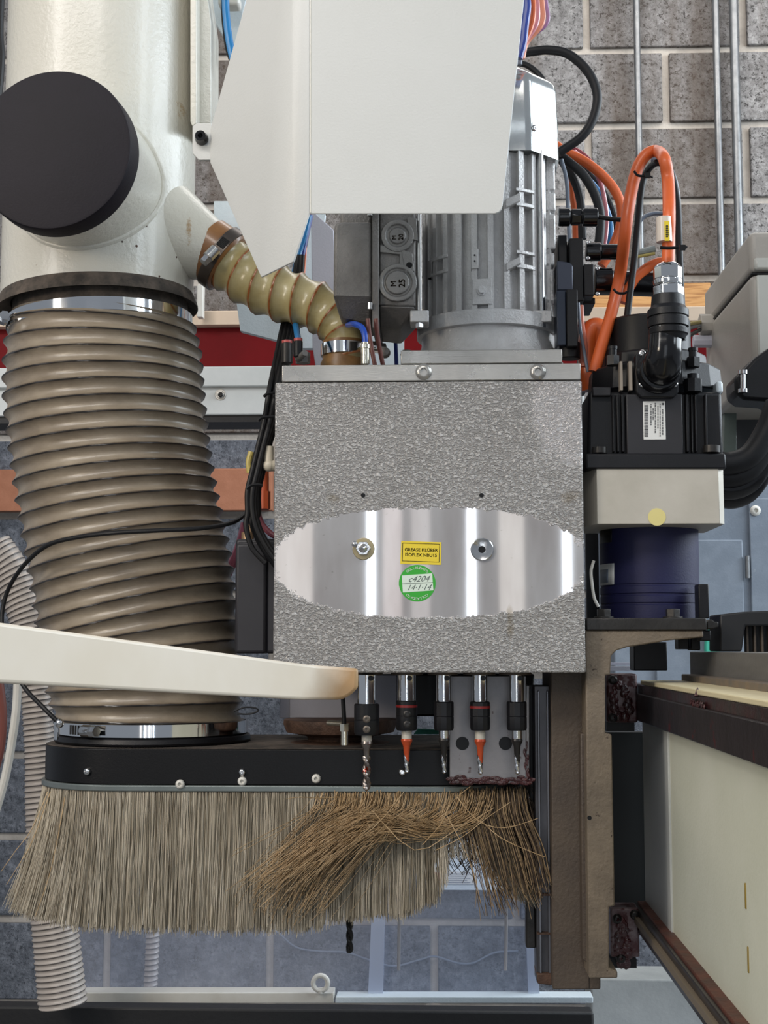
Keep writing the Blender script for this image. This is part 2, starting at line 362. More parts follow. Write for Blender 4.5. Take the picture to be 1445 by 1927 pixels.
def screw(parent, pos, nrm, r, mat=None, h=None, name='screw', sock=True, seg=16):
    h = h or r * 0.55; m = MB()
    m.lathe(pos, nrm, [(-h * .2, r), (h * 0.35, r), (h * .8, r * .82), (h, r * .55)] + ([(h, r * .42), (h * .25, r * .38), (h * .25, 0)] if sock else [(h, 0)]), seg)
    return m.build(name, mat or STEEL, parent)
def hexbolt(parent, pos, nrm, r, h, mat=None, name='bolt', washer=True):
    m = MB(); n = Vector(nrm).normalized(); p = Vector(pos)
    if washer: m.cyl(p - n * h * .1, p + n * h * .2, r * 1.35, seg=20)
    m.cyl(p, p + n * h, r, seg=6); return m.build(name, mat or DARKST, parent, bevel=r * .08)
def jubilee(parent, ctr, axis, r, width, scr_dir, mat=None, off=0.02):
    """worm-drive band clamp: band, slotted worm housing, screw"""
    ax = Vector(axis).normalized(); c = Vector(ctr)
    b = MB(); b.ring(c - ax * width / 2, ax, r + 0.0012, r - 0.0012, width, 64); band = b.build('hose_clamp', mat or CHROME, parent)
    d = Vector(scr_dir); d = (d - ax * d.dot(ax)).normalized(); tg = ax.cross(d).normalized()
    q = c + d * (r + 0.004)
    h = MB()
    for k in range(7):
        a = (k - 3) * 0.045; dd = d * math.cos(a) + tg * math.sin(a)
        h.cyl(c + dd * (r + .001) - ax * width * .38, c + dd * (r + .001) + ax * width * .38, 0.0011, seg=6)
    h.build('worm_thread', DARKST, band)
    s = MB(); a0 = c + d * (r + 0.005) + tg * 0.012
    s.cyl(a0, a0 + tg * 0.012, 0.0058, seg=12); s.cyl(a0 + tg * .012, a0 + tg * .019, 0.0050, seg=6); s.build('screw', STEEL, band)
    return band
def ribbed(name, ctrs, radii, tilts, nturn, amp, mat, parent=None, seg=96, per=12, start=0, sharpness=1.0, frames=None, hand=-1, flat_ends=0):
    """hose wall with a helical wire ridge; ctrs are spline points, tilts in radians about Y (None: follow the path)"""
    n = int(nturn * per); pts = spline(ctrs, 24); L = [0]
    for i in range(1, len(pts)): L.append(L[-1] + (pts[i] - pts[i - 1]).length)
    tot = L[-1]
    def at(tv):
        s = tv * tot; i = min(np.searchsorted(L, s, side='right') - 1, len(pts) - 2); i = max(i, 0)
        f = (s - L[i]) / max(L[i + 1] - L[i], 1e-9); return pts[i].lerp(pts[i + 1], f)
    m = MB(); vs = []; ts = np.linspace(0, 1, n + 1)
    cr = [at(t_) for t_ in ts]; u = None
    for i, t_ in enumerate(ts):
        x = t_ * (len(radii) - 1); k = min(int(x), len(radii) - 2); R = radii[k] + (radii[k + 1] - radii[k]) * (x - k)
        if tilts is not None:
            x = t_ * (len(tilts) - 1); k = min(int(x), len(tilts) - 2); a = tilts[k] + (tilts[k + 1] - tilts[k]) * (x - k)
            U = V(math.cos(a), 0, math.sin(a)); W = V(0, 1, 0)
        else:
            T = (cr[min(i + 1, n)] - cr[max(i - 1, 0)]).normalized()
            u = basis(T)[0] if u is None else (u - T * u.dot(T)).normalized(); U = u; W = T.cross(u)
        for k in range(seg):
            f = 2 * PI * k / seg; ph = t_ * nturn + hand * k / seg + start
            e = min(1, min(t_, 1 - t_) * nturn / 0.7) if flat_ends else 1
            rr = R - amp * e * abs(math.sin(PI * ph)) ** sharpness
            vs.append(cr[i] + U * (rr * math.cos(f)) + W * (rr * math.sin(f)))
    fs = []; uv = []
    for i in range(n):
        for k in range(seg):
            k2 = (k + 1) % seg; fs.append((i * seg + k, i * seg + k2, (i + 1) * seg + k2, (i + 1) * seg + k))
            for ii, kk in ((i, k), (i, k + 1), (i + 1, k + 1), (i + 1, k)): uv.append((ts[ii] * nturn + hand * kk / seg + start, kk / seg))
    m.add(vs, fs); m.uv = uv
    return m.build(name, mat, parent, sharp=60)
_gc = {}
def glyphs(txt, size, font_shear=0):
    key = (txt, font_shear)
    if key not in _gc:
        c = bpy.data.curves.new('t', 'FONT'); c.body = txt; c.size = 1; c.shear = font_shear; c.align_x = 'CENTER'; c.align_y = 'CENTER'; c.resolution_u = 3; c.extrude = 0.0
        o = bpy.data.objects.new('t', c); COL.objects.link(o); bpy.context.view_layer.update()
        me = o.evaluated_get(bpy.context.evaluated_depsgraph_get()).to_mesh()
        _gc[key] = ([tuple(v.co) for v in me.vertices], [tuple(p.vertices) for p in me.polygons])
        bpy.data.objects.remove(o); bpy.data.curves.remove(c)
    vs, fs = _gc[key]; return [(x * size, y * size) for x, y, z in vs], fs
def text(mb, txt, org, u, v, size, shear=0, rot=0, bold=0):
    u = Vector(u).normalized(); v = Vector(v).normalized(); org = Vector(org)
    c, s_ = math.cos(rot), math.sin(rot)
    offs = [(0, 0)] if not bold else [(0, 0), (bold, 0), (0, bold)]
    for ox, oy in offs:
        vs, fs = glyphs(txt, size, shear)
        mb.add([org + u * (x * c - y * s_ + ox) + v * (x * s_ + y * c + oy) for x, y in vs], fs)

# ================================================================== SETTING
YW = 3.65
fl = MB(); fl.box((-4, -2.6, -0.05), (4, YW + .2, 0)); fl.build('floor', M('grey_floor', '#7d7c7b', .7, 0, '#6c6b6a', 3), kind='structure')
zt = P(722, 243, YW).z; pitch = (zt - P(722, 1735, YW).z) / 10
wall = MB(); wall.box((-2.6, YW + 0.012, 0), (2.6, YW + 0.2, 4.0)); wall_o = wall.build('wall_back', MORT, kind='structure')
joint = 0.020; xa = P(1107, 314, YW).x; bw = (P(1405, 314, YW).x - xa)
proto = {}
for r in range(-5, 15):
    z1 = zt + pitch * (-r) ; z0 = z1 - pitch          # row r lies below joint r
    if z0 < 0.02 or z1 > 3.95: continue
    odd = (r % 2) == 0
    for k in range(-7, 5):
        x0 = xa + bw * (k + (0 if odd else 0.5)); x1 = x0 + bw
        if x1 < -2.5 or x0 > 2.5: continue
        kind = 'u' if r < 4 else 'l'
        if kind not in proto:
            a = joint / 2; m = MB(); m.box((a, 0, a), (bw - a, 0.016, pitch - a))
            o = m.build('concrete_block', BLOCKU if kind == 'u' else BLOCKL, wall_o, bevel=0.003); 
            me = o.data; base = wl(wall_o); proto[kind] = (me, Vector(o.location))
            o.location = V(x0, YW - 0.004 + random.uniform(-.002, .002), z0); 
            for vv in me.vertices: vv.co += base
            o.location -= base; continue
        o = bpy.data.objects.new('concrete_block', proto[kind][0]); COL.objects.link(o); o.parent = wall_o
        q = o.modifiers.new('b', 'BEVEL'); q.width = 0.003; q.segments = 2; q.limit_method = 'ANGLE'
        o.location = V(x0, YW - 0.004 + random.uniform(-.002, .002), z0) - wl(wall_o)
YF = YW - 0.006
# conduits
for i, (px, wd, lab) in enumerate(((1196, 13, 'thin grey conduit on block wall above blue-black servo motor'), (1344, 14, 'thinner of the two grey conduits side by side at right'),
                                   (1378, 18, 'thicker grey conduit running down behind the grey enclosure'))):
    Y = YF - 0.03; m = MB(); a = P(px, -60, Y); r = S(wd / 2, Y); b = P(px, 640, Y); m.cyl((a.x, Y, b.z), (a.x, Y, a.z), r, seg=16)
    o = m.build('wall_conduit', PIPE); tag(o, lab, 'conduit', 'conduits on the block wall')
    s = MB(); zc = P(px, 60 + 40 * i, Y).z; s.box((a.x - r * 1.9, Y - .001, zc - .008), (a.x + r * 1.9, YF + .004, zc + .008)) if i == 9 else None
# pine board and tan board on wall
m = MB(); m.pbox(1080, 534, 1338, 584, YF - .04, .036); tag(m.build('pine_board', WOOD, bevel=.002), 'pine board fixed along the block wall above the red beam', 'board')
m = MB(); m.pbox(-500, 886, 512, 960, YF - .04, .036); tag(m.build('tan_board', TAN, bevel=.002), 'orange tan board across the wall behind the big hose', 'board')
# red and white gantry beam behind
YB = 2.3
bt = thing('gantry_crossbeam', P(640, 790, YB), 'dark red beam with cream lip and pale flange behind the machine', 'beam')
m = MB(); m.pbox(-600, 603, 1332, 697, YB, .12); m.build('red_web', REDP, bt, bevel=.002)
m = MB(); m.pbox(-600, 594, 1332, 603, YB - .02, .15); m.build('top_lip', CREAML, bt, bevel=.001, label='cream painted top lip')
m = MB(); m.pbox(-600, 697, 1100, 722, YB - .022, .08); m.pbox(-600, 722, 1100, 776, YB - .012, .06); m.build('bottom_flange', ALUB, bt, bevel=.002, label='pale grey bottom flange')
m = MB(); m.pbox(-600, 778, 1100, 790, YB - .005, .08); m.build('rubber_seal', BLK, bt, label='black rubber seal strip')
hexbolt(bt, P(415, 743, YB - .012), (0, -1, 0), S(8, YB), .006, ALU)
screw(bt, P(415, 743, YB - .018), (0, -1, 0), S(5, YB), DARKST)
# painted cabinet doors on the right
YC = 2.9
ct = thing('wall_cabinet', P(1340, 1240, YC), 'blue-grey painted steel cabinet behind the servo motor at right', 'cabinet')
m = MB(); m.pbox(1150, 900, 1600, 1300, YC, .3); m.build('body', CABP, ct, bevel=.003)
m = MB(); m.pbox(1230, 1016, 1404, 1290, YC - .008, .008); m.build('door', CABP, ct, bevel=.002)
m = MB(); m.pbox(1409, 938, 1600, 1290, YC - .008, .008); m.build('door', CABP, ct, bevel=.002)
m = MB(); a = P(1407, 1088, YC - .012); b = P(1407, 1046, YC - .012); m.cyl(a, (a.x, a.y, b.z), S(4.5, YC), seg=12); m.build('hinge', PIPE, ct)
screw(ct, P(1421, 961, YC - .008), (0, -1, 0), S(10, YC), WHITE, name='screw')
m = MB(); m.poly([(1328, 1215), (1330, 1196), (1338, 1180), (1352, 1172), (1356, 1226), (1328, 1228)], 2.87, .02); tag(m.build('green_film_scrap', GREENF, bevel=.002), 'scrap of green film beyond the black end block at right', 'scrap')
# ---------- pale folded guards behind the amber hose
m = MB(); m.poly([(444, 560), (470, 560), (530, 600), (560, 560), (590, 402), (612, 402), (590, 560), (640, 630), (760, 600), (760, 730), (600, 730), (590, 655), (566, 655), (528, 642), (452, 622)], 1.62, .012)
m.build('x', PALE); bpy.data.objects['x'].name = 'sheet_guard'; tag(bpy.data.objects['sheet_guard'], 'pale blue folded sheet guard behind the amber hose', 'guard')
m = MB(); m.poly([(585, 402), (592, 400), (628, 433), (640, 730), (600, 730), (588, 655)], 1.58, .01)
tag(m.build('sheet_bracket', LILAC, bevel=.001), 'grey-lilac upright sheet between white cover point and motor gearbox', 'bracket')
m = MB(); m.poly([(402, 378), (470, 378), (500, 470), (440, 470), (402, 412)], 1.375, .01); tag(m.build('sheet_flap', PALE, bevel=.001), 'small pale blue flap between cream column and white cover', 'guard')
m = MB(); m.pbox(371, 535, 381, 596, 2.25, .02); tag(m.build('white_post', WHITE, bevel=.001), 'narrow white post beside the cream column foot', 'post')
m = MB(); m.poly([(384, 0), (392, -30), (470, -30), (440, 100), (400, 35)], 1.5, .01); tag(m.build('upper_sheet_bracket', PALE, bevel=.001), 'pale sheet bracket at the top behind the blue tube', 'bracket')
m = MB(); m.pbox(410, -12, 450, 8, 1.47, .02); tag(m.build('white_clip', WHITE, bevel=.003), 'white plastic clip at top beside the blue tube', 'clip')
# ---------- lower background : acrylic guard, rail, ring, table, hoses
YA = 1.9
at_ = thing('acrylic_guard', P(700, 1890, YA), 'dusty clear acrylic guard below the brush', 'guard')
m = MB(); m.pbox(108, 1440, 708, 1886, YA, .004); m.build('pane', ACR, at_)
m = MB(); m.pbox(714, 1440, 1004, 1886, YA, .004); m.build('pane', ACR, at_)
m = MB(); m.poly([(700, 1700), (724, 1700), (720, 1886), (692, 1886)], YA - .012, .016); m.build('joint_strip', ACRE, at_, label='milky vertical joint strip')
m = MB(); m.poly([(985, 1640), (1006, 1640), (1016, 1886), (995, 1886)], YA - .012, .016); m.build('edge_strip', ACRE, at_, label='milky vertical edge strip')
m = MB(); m.poly([(98, 1888), (128, 1868), (628, 1868), (628, 1888)], YA - .03, .03); m.build('bottom_rail', WHITE, at_, bevel=.001, label='cream bottom rail')
m = MB(); m.poly([(630, 1888), (632, 1876), (1116, 1876), (1116, 1888)], YA - .03, .03); m.build('bottom_rail', PALE, at_, bevel=.001)
m = MB(); Y = YA - .035; c = P(603, 1850, Y); R = S(13.5, Y); m.tube([c + V(R * math.cos(a), 0, R * math.sin(a)) for a in np.linspace(0, 2 * PI, 33)], S(4.6, Y), 10)
m.cyl(P(603, 1869, Y), P(603, 1863, Y), S(5, Y)); tag(m.build('eye_nut', WHITE), 'white lifting eye standing on the cream rail', 'ring')
m = MB(); Yt = 1.80; m.box(P(-500, 1889, Yt), (P(1117, 1887, Yt).x, Yt + .03, P(0, 1990, Yt).z)); tb = m.build('machine_bed', BEDM, bevel=.003); tag(tb, 'black machine bed edge along the bottom', 'table')
m = MB(); m.box(P(1112, 1842, 2.4), (P(1330, 1842, 2.4).x, 2.5, P(0, 1990, 2.4).z)); tag(m.build('pale_plinth', M('pale_plinth_paint', '#8d8f8d', .7, 0, '#a2a3a0', 8, bump=.001, bs=90), bevel=.003), 'pale grey plinth under the lower guide rail', 'plinth')
m = MB(); m.pbox(826, 1640, 894, 1664, 3.35, .004); so = m.build('instruction_plate', WLAB); tag(so, 'white printed plate seen through the gap in the bristles', 'sign')
m = MB(); [m.pbox(834, 1644 + 4 * k, 885 - 6 * (k % 2), 1645.3 + 4 * k, 3.349, .001) for k in range(5)]; m.build('printed_lines', GREYT, so)
m = MB(); m.pbox(812, 1642, 827, 1658, 3.345, .006); tag(m.build('red_tag', RED), 'small red tag left of the white printed plate', 'tag')
m = MB(); m.pbox(800, 1610, 960, 1676, 3.355, .285); tag(m.build('grey_ledge', PALE, bevel=.002), 'pale ledge behind the white printed plate', 'ledge')
# ribbed hoses on the left
def pxs(L, Y): return [P(x, y, Y if not isinstance(Y, (list, tuple)) else Y[i]) for i, (x, y) in enumerate(L)]
Y = 1.75
o = ribbed('ribbed_hose', pxs([(-14, 1030), (20, 1080), (52, 1160), (62, 1230), (68, 1300), (74, 1400), (78, 1500), (86, 1600), (98, 1700), (108, 1790), (118, 1890)], Y), [S(40, Y), S(38, Y), S(30, Y), S(30, Y), S(36, Y), S(44, Y), S(46, Y)], None, 84, S(3.2, Y), HOSEG, per=8, seg=40)
tag(o, 'grey-beige ribbed hose hanging at far left behind the brush', 'hose')
o = ribbed('ribbed_hose', pxs([(286, 1640), (286, 1700), (287, 1760), (285, 1820), (283, 1886), (284, 2200)], 2.2), [S(14, 2.2), S(14, 2.2)], None, 54, S(2.2, 2.2), HOSEG, per=8, seg=24)
tag(o, 'thin ribbed hose hanging below the middle of the brush', 'hose')
o = ribbed('ribbed_hose', pxs([(-8, 1030), (6, 1045), (24, 1062), (38, 1090), (56, 1130), (62, 1175)], 1.70), [S(32, 1.7), S(34, 1.7)], None, 13, S(3.5, 1.7), HOSEG, per=8, seg=32) if False else None
def cable(name, L, Y, rpx, mat, label, cat='cable', group=None, seg=10, n=8):
    pts = spline(pxs(L, Y), n); Ym = Y if not isinstance(Y, (list, tuple)) else Y[0]
    m = MB(); m.tube(pts, S(rpx, Ym), seg); o = m.build(name, mat); return tag(o, label, cat, group)
cable('white_tube', [(34, 1270), (30, 1340), (20, 1410), (8, 1470), (-12, 1540)], 1.6, 8, WHITE, 'pale plastic tube hanging at far left edge below the lever', 'tube')
cable('brown_tube', [(-2, 1270), (6, 1340), (3, 1400), (-8, 1450)], 1.62, 7, BROWN, 'brown tube beside the pale tube at far left edge', 'tube')
cable('black_hose', [(2, -20), (-1, 60), (2, 110), (-4, 190)], 1.6, 8, RUB, 'black hose end at the upper left picture corner', 'hose')
cable('thin_wire', [(480, 1742), (518, 1752), (556, 1782), (600, 1790), (650, 1792), (690, 1805), (740, 1818), (790, 1806), (818, 1800), (860, 1812), (890, 1812), (930, 1793), (975, 1790)], YF - .01, 2.0, GREYT, 'thin grey wire sagging along the lower block wall', 'wire')
for x, y0, y1, g in ((750, 1690, 1826, 'left of the two'), (951, 1700, 1826, 'right of the two')):
    m = MB(); m.tube(spline(pxs([(x + (0 if x < 800 else -8), 1484), (x + 1, y0), (x, y1)], 1.40), 6), S(3, 1.4), 8); tag(m.build('nylon_strip', M('nylon', '#cfcdd2', .4), ), g + ' loose pale nylon strips hanging under the brush', 'strip', 'nylon strips under the brush')

# ================================================================== CREAM EXTRACTION COLUMN + BIG HOSE
YCc = 1.37
cx = P(190, 300, YCc).x; R0 = S(183, YCc)
zt_, zb_ = P(190, -520, YCc).z, P(190, 545, YCc).z
col = thing('extraction_column', V(cx, YCc, zb_), 'large cream enamelled extraction pipe with black round cap', 'pipe')
m = MB(); m.lathe((cx, YCc, zb_ - .012), (0, 0, 1), [(0, R0 * .93), (0, R0), (zt_ - zb_, R0)], 96); m.build('pipe_body', CREAM, col)
m = MB(); m.lathe((cx, YCc, zb_ - .012), (-.05, 0, 1), [(0.006, R0 * .99), (.002, R0 * 1.01), (-.008, R0 * 1.045), (-.0105, R0 * 1.045), (-.010, R0 * 1.03), (-.004, R0 * .90), (.02, R0 * .89)], 96); m.build('flared_collar', DUSTY, col, label='dust covered flared collar')
# branch stub and cap
n = V(-math.sin(math.radians(5)), -math.cos(math.radians(5)), 0.0); Ycap = 1.205
cc_ = P(97, 281, Ycap); rc = S(161, Ycap)
m = MB(); m.lathe(cc_ - n * 0.14, n, [(0, rc * .95), (0.130, rc * .95)], 72); m.build('branch_stub', CREAM, col)
b0 = cc_ - n * .05
m = MB(); m.lathe(cc_ - n * .024, n, [(0, rc * .95), (0, rc), (0.021, rc), (0.0235, rc * .985), (0.024, rc * .96), (0.024, 0)], 96); m.build('end_cap', CAPM, col, label='matt black round end cap')
# weld collar where the stub meets the pipe
m = MB(); ring_pts = []
U_ = V(n.y, -n.x, 0).normalized(); Z_ = V(0, 0, 1)
for a in np.linspace(0, 2 * PI, 61):
    p = cc_ + (U_ * math.cos(a) + Z_ * math.sin(a)) * rc * .95
    # march along -n until the point reaches the pipe surface
    q = p.copy(); ok = False
    for _ in range(240):
        if (V(q.x, q.y, 0) - V(cx, YCc, 0)).length < R0: ok = True; break
        q -= n * 0.001
    ring_pts.append(q if ok else p - n * .13)
m.tube(ring_pts, 0.0035, 8, caps=False); m.build('weld_seam', CREAM, col)
# side channel along the right of the pipe
m = MB(); m.poly([(357, -500), (370, -500), (370, 232), (362, 238), (358, 228)], 1.32, .10); m.poly([(370, -500), (384, -500), (386, -40), (397, 40), (397, 232), (370, 232)], 1.34, .05); m.build('side_channel', CREAM, col, bevel=.001)
# lower conical outlet towards the amber hose
Yo = 1.36; p0 = P(300, 428, Yo); p1 = P(408, 480, Yo); ax = (p1 - p0).normalized(); Ro = S(57, Yo)
m = MB(); m.lathe(p0, ax, [(0, Ro * 1.75), ((p1 - p0).length * .93, Ro * 1.0), ((p1 - p0).length, Ro * .98)], 48); m.build('side_outlet', CREAM, col)
# rust blotch = stain patches, paint chips
m = MB()
for x, y, s_ in ((331, 357, 5), (322, 405, 4), (257, 463, 4), (332, 484, 3), (300, 520, 3), (268, 350, 3), (275, 425, 4), (349, 545, 4), (316, 537, 3), (230, 455, 3)):
    # drop chips on the pipe surface
    d = ray(x, y); t_ = (YCc - R0) / d.y; p = d * t_
    for _ in range(400):
        if (V(p.x, p.y, 0) - V(cx, YCc, 0)).length < R0 + .0003: break
        p += d.normalized() * .0006
    p += V(0, 0, CAMZ); nn = V(p.x - cx, p.y - YCc, 0).normalized(); m.lathe(p - nn * .0006, nn, [(0, S(s_, 1.3) * .9), (0.0009, S(s_, 1.3) * .6), (.001, 0)], 7, ph=x)
m.build('paint_chips', RUST, col, kind='stuff')
# big flexible hose --------------------------------------------------------
Yh = YCc
cp = [(193, 606), (195, 660), (197, 740), (205, 820), (216, 900), (230, 980), (246, 1060), (258, 1140), (267, 1220), (274, 1300), (281, 1345), (286, 1372)]
hw = [182, 191, 193, 192, 191, 191, 192, 193, 193, 190, 184, 174]
tl = [-3, 2, 4.5, 6, 7.5, 9.5, 11.5, 13.5, 14, 10, 4, 0]
hz = P(200, 1385, Yh)
ho = thing('flexible_hose', hz, 'large dusty beige spiral hose between cream column and black brush hood', 'hose')
ribbed('hose_wall', pxs(cp, Yh), [S(h, Yh) for h in hw], [math.radians(-0 + a) for a in tl], 25.4, S(11, Yh), HOSEB, ho, seg=128, per=14, sharpness=0.85)
tc = P(190, 613, Yh); jubilee(ho, tc, (-.05, 0, 1), S(174, Yh), S(24, Yh), (-.93, -.36, 0))
m = MB(); m.lathe(tc + V(0, 0, -.03), (0, 0, 1), [(0, S(168, Yh)), (.055, S(166, Yh))], 64); m.build('cuff', HOSEB if False else DUSTY, ho, label='dusty cuff under the upper clamp')
bc = P(289, 1366, Yh + .0); jubilee(ho, bc, (0, 0, 1), S(174, Yh), S(22, Yh), (-.60, -.80, 0))
m = MB(); m.lathe(bc + V(0, 0, -.014), (0, 0, 1), [(0, S(180, Yh)), (.002, S(182, Yh)), (.006, S(180, Yh)), (.008, S(171, Yh)), (.012, S(169, Yh))], 64); m.build('cuff', BLK, ho, label='black cuff under the lower clamp')
# thin black cable draped over the hose
cable('thin_cable', [(470, 958), (440, 982), (380, 994), (300, 998), (210, 1003), (140, 1012), (90, 1026), (50, 1058), (20, 1100), (6, 1140), (4, 1180), (14, 1230), (45, 1292), (80, 1330), (112, 1362)],
      [1.30, 1.27, 1.245, 1.235, 1.235, 1.25, 1.265, 1.285, 1.31, 1.315, 1.31, 1.29, 1.28, 1.265, 1.262], 4.2, RUB, 'thin black cable draped in an arc across the big beige hose', 'cable')
m = MB(); m.cyl(P(106, 1392, 1.275), P(106, 1350, 1.275), S(4, 1.27), seg=10); m.sphere(P(112, 1361, 1.262), S(9, 1.26), 12); tag(m.build('cable_anchor', STEEL), 'small cable anchor post at the left of the lower hose clamp', 'anchor')

# ================================================================== WHITE SHEET COVER
Yf = 1.08
cv = thing('machine_cover', P(780, 402, Yf), 'large off-white sheet metal cover hanging in front of the motor', 'cover')
fp = [(583, -300), (1016, -300), (985, 10)] + [(946 - 0, 385)] + [(944, 393), (939, 399), (931, 402)] + [(583, 402)]
m = MB(); m.poly(fp, Yf, .0022); m.build('front_panel', COVER, cv, bevel=.0006)
def yc(x): return Yf + (0.004 if x > 550 else 0.004 + (553 - x) / 156 * 0.075)
sp_ = MB(); L = [(583, -300), (583, 402), (553, 493), (553, -300)]; Q = [P(x, y, Yf + .0005 if x > 580 else Yf + .006) for x, y in L]; sp_.add(Q, [(0, 1, 2, 3)])
L = [(553, -300), (553, 493), (493, 522), (397, 306), (397, 245), (465, 0), (546, -292)]
Q = [P(553, -300, Yf + .006), P(553, 493, Yf + .006)] + [P(x, y, yc(x) + .002) for x, y in L[2:]]
sp_.add(Q, [(0, 1, 2, 3, 4, 5, 6)]); sp_.build('side_panel', COVER, cv, solid=.002, bevel=.0005, sharp=5)
m = MB(); m.tube([P(584.5, y, Yf + .0005) for y in np.linspace(-300, 401, 60)], S(2.3, Yf), 8); m.build('fold_highlight', CREAM, cv)  # glossy tube added along the fold, standing in for its edge highlight
m = MB(); Yt_ = Yf + .083; m.poly([(362, 238), (370, 231), (398, 231), (398, 301), (374, 301), (362, 288)], Yt_, .004); tb_ = m.build('fixing_tab', COVER, cv, bevel=.0006)
m = MB(); c = P(380, 262, Yt_); m.lathe(c, (0, -1, 0), [(0, S(13, Yt_)), (.003, S(13, Yt_)), (.004, S(12, Yt_)), (.009, S(10.5, Yt_)), (.009, S(5, Yt_)), (.004, S(5, Yt_)), (.004, 0)], 20); m.build('screw', BLKG, tb_)
# ================================================================== AMBER HOSE
Ya = 1.36
ah = thing('amber_hose', P(655, 688, 1.33), 'yellowed spiral suction hose curving from cream column to head', 'hose')
yy = [1.36, 1.36, 1.355, 1.35, 1.345, 1.34, 1.335, 1.33, 1.33]
apts = pxs([(396, 470), (440, 502), (486, 534), (535, 556), (582, 572), (620, 592), (645, 622), (654, 655), (656, 690)], yy)
ribbed('hose_wall', apts, [S(r, 1.35) for r in (56, 58, 58, 57, 55, 52, 48, 45, 42)], None, 9.4, S(9, 1.35), HOSEY, ah, seg=64, per=14, sharpness=.8)
ax = (apts[1] - apts[0]).normalized()
m = MB(); m.lathe(apts[0] - ax * .006, ax, [(0, S(60, 1.36)), (.028, S(62, 1.36)), (.03, S(57, 1.36))], 48); m.build('cuff', M('amber_cuff', '#7a4f2a', .4, 0, '#9a6c3a', 25, coat=.4), ah, label='dark amber cuff on the column outlet')
jubilee(ah, apts[0] + ax * .016, ax, S(63, 1.36), S(22, 1.36), (0.1, -1, .25), M('tarnished_band', '#5a524c', .35, .7))
jubilee(ah, P(648, 660, 1.33), (0, 0, 1), S(43, 1.33), S(22, 1.33), (.45, -.9, 0))
m = MB(); c = P(648, 700, 1.33); m.lathe(c, (0, 0, 1), [(0, S(45, 1.33)), (.008, S(46, 1.33)), (.012, S(42, 1.33)), (.03, S(42, 1.33))], 48); m.build('cuff', M('amber_foot', '#96703f', .4, 0, '#6b4a2a', 25), ah, label='brown cuff on the head')

cable('wire_loop', [(440, 1338), (462, 1331), (482, 1333), (484, 1339), (466, 1344), (446, 1343)], 1.30, 1.6, RUB, 'thin black wire loop sticking out above the lower hose clamp', 'wire')

# ================================================================== DRILLING HEAD
Y0 = 1.20
hd = thing('drilling_head', P(808, 1266, Y0), 'silver hammered drilling head housing with a polished oval patch', 'machine head')
a = P(519, 720, Y0); b = P(1099, 1266, Y0); xl, xr = (P(512, 1266, Y0).x + a.x) / 2, (P(1101, 1266, Y0).x + P(1096, 720, Y0).x) / 2
m = MB(); m.box((xl, Y0, b.z), (xr, Y0 + .24, a.z)); m.build('housing', HAM, hd, bevel=.0015)
m = MB(); m.box((P(530, 700, Y0).x, Y0 + .001, a.z + .0008), (P(1093, 700, Y0).x, Y0 + .235, P(700, 686, Y0).z)); tp = m.build('top_plate', ALU, hd, bevel=.0008)
for x in (797, 1012): screw(tp, P(x, 700, Y0 + .001), (0, -1, 0), S(15.5, Y0), ALU, .0035, seg=32)
m = MB()
for x in (683, 906): m.lathe(P(x, 932, Y0 - .0002), (0, -1, 0), [(0, S(4.2, Y0)), (.0002, S(4.2, Y0)), (.0002, 0)], 16)
m.build('screw_holes', BLKM, hd)
# grease nipple + washer, port washer
m = MB(); m.lathe(P(684, 1033, Y0), (0, -1, 0), [(0, S(21, Y0)), (.0012, S(20, Y0)), (.0014, S(14, Y0)), (.0014, 0)], 32); ns = m.build('grease_seat', M('greasy_ring', '#a89a78', .35, .5), hd)
m = MB(); c = P(684, 1033, Y0 - .001); m.cyl(c, c + V(0, -.008, 0), S(14, Y0), seg=6); m.lathe(c + V(0, -.008, 0), (0, -1, 0), [(0, S(9, Y0)), (.004, S(5, Y0)), (.006, 0)], 12); nn_ = m.build('grease_nipple', STEEL, hd, bevel=.0004)
m = MB(); c2 = P(667, 1024, Y0 - .006); m.cyl(c + V(0, -.005, 0), c2, S(4.5, Y0), seg=10); m.sphere(c2, S(6, Y0), 10); m.build('nipple_tip', STEEL, nn_)
m = MB(); m.lathe(P(907, 1034, Y0), (0, -1, 0), [(0, S(22, Y0)), (.0022, S(21.4, Y0)), (.0026, S(20, Y0)), (.001, S(8, Y0)), (.001, 0)], 48); pw = m.build('port_bushing', STEEL, hd)
m = MB(); m.lathe(P(907, 1034, Y0 - .0012), (0, -1, 0), [(0, S(6.5, Y0)), (.0004, S(6.5, Y0)), (.0004, 0)], 20); m.build('port_hole', BLKM, pw)
# stickers
def sticker(pts, mat, name, parent, th=.0003, Y=Y0): 
    m = MB(); m.prism([P(x, y, Y) for x, y in pts], (0, -th, 0)); return m.build(name, mat, parent)
yl = sticker([(755, 1018), (830.5, 1020.5), (829.5, 1063), (753, 1061)], YEL, 'yellow_sticker', hd)
uu = (P(830, 1020, Y0) - P(755, 1018, Y0)).normalized(); vv_ = V(0, 0, 1)
m = MB(); Yk = Y0 - .00035
fr = [(757.8, 1021.8), (827.2, 1024.2), (826.2, 1057.8), (757, 1055.6)]
for i in range(4):
    m.tube([P(*fr[i], Yk), P(*fr[(i + 1) % 4], Yk)], S(.55, Y0), 4)
text(m, 'GREASE KLÜBER', P(792.3, 1035.3, Yk - .00005), uu, vv_, S(8.6, Y0), bold=S(.35, Y0)); text(m, 'ISOFLEX NBU15', P(792, 1044.8, Yk - .00005), uu, vv_, S(8.6, Y0), bold=S(.35, Y0))
m.build('lettering', INK, yl)
gc = P(785, 1097.5, Y0); m = MB(); m.lathe(gc, (0, -1, 0), [(0, S(34.5, Y0)), (.00025, S(34.5, Y0)), (.00025, 0)], 64); gs = m.build('green_sticker', GRN, hd)
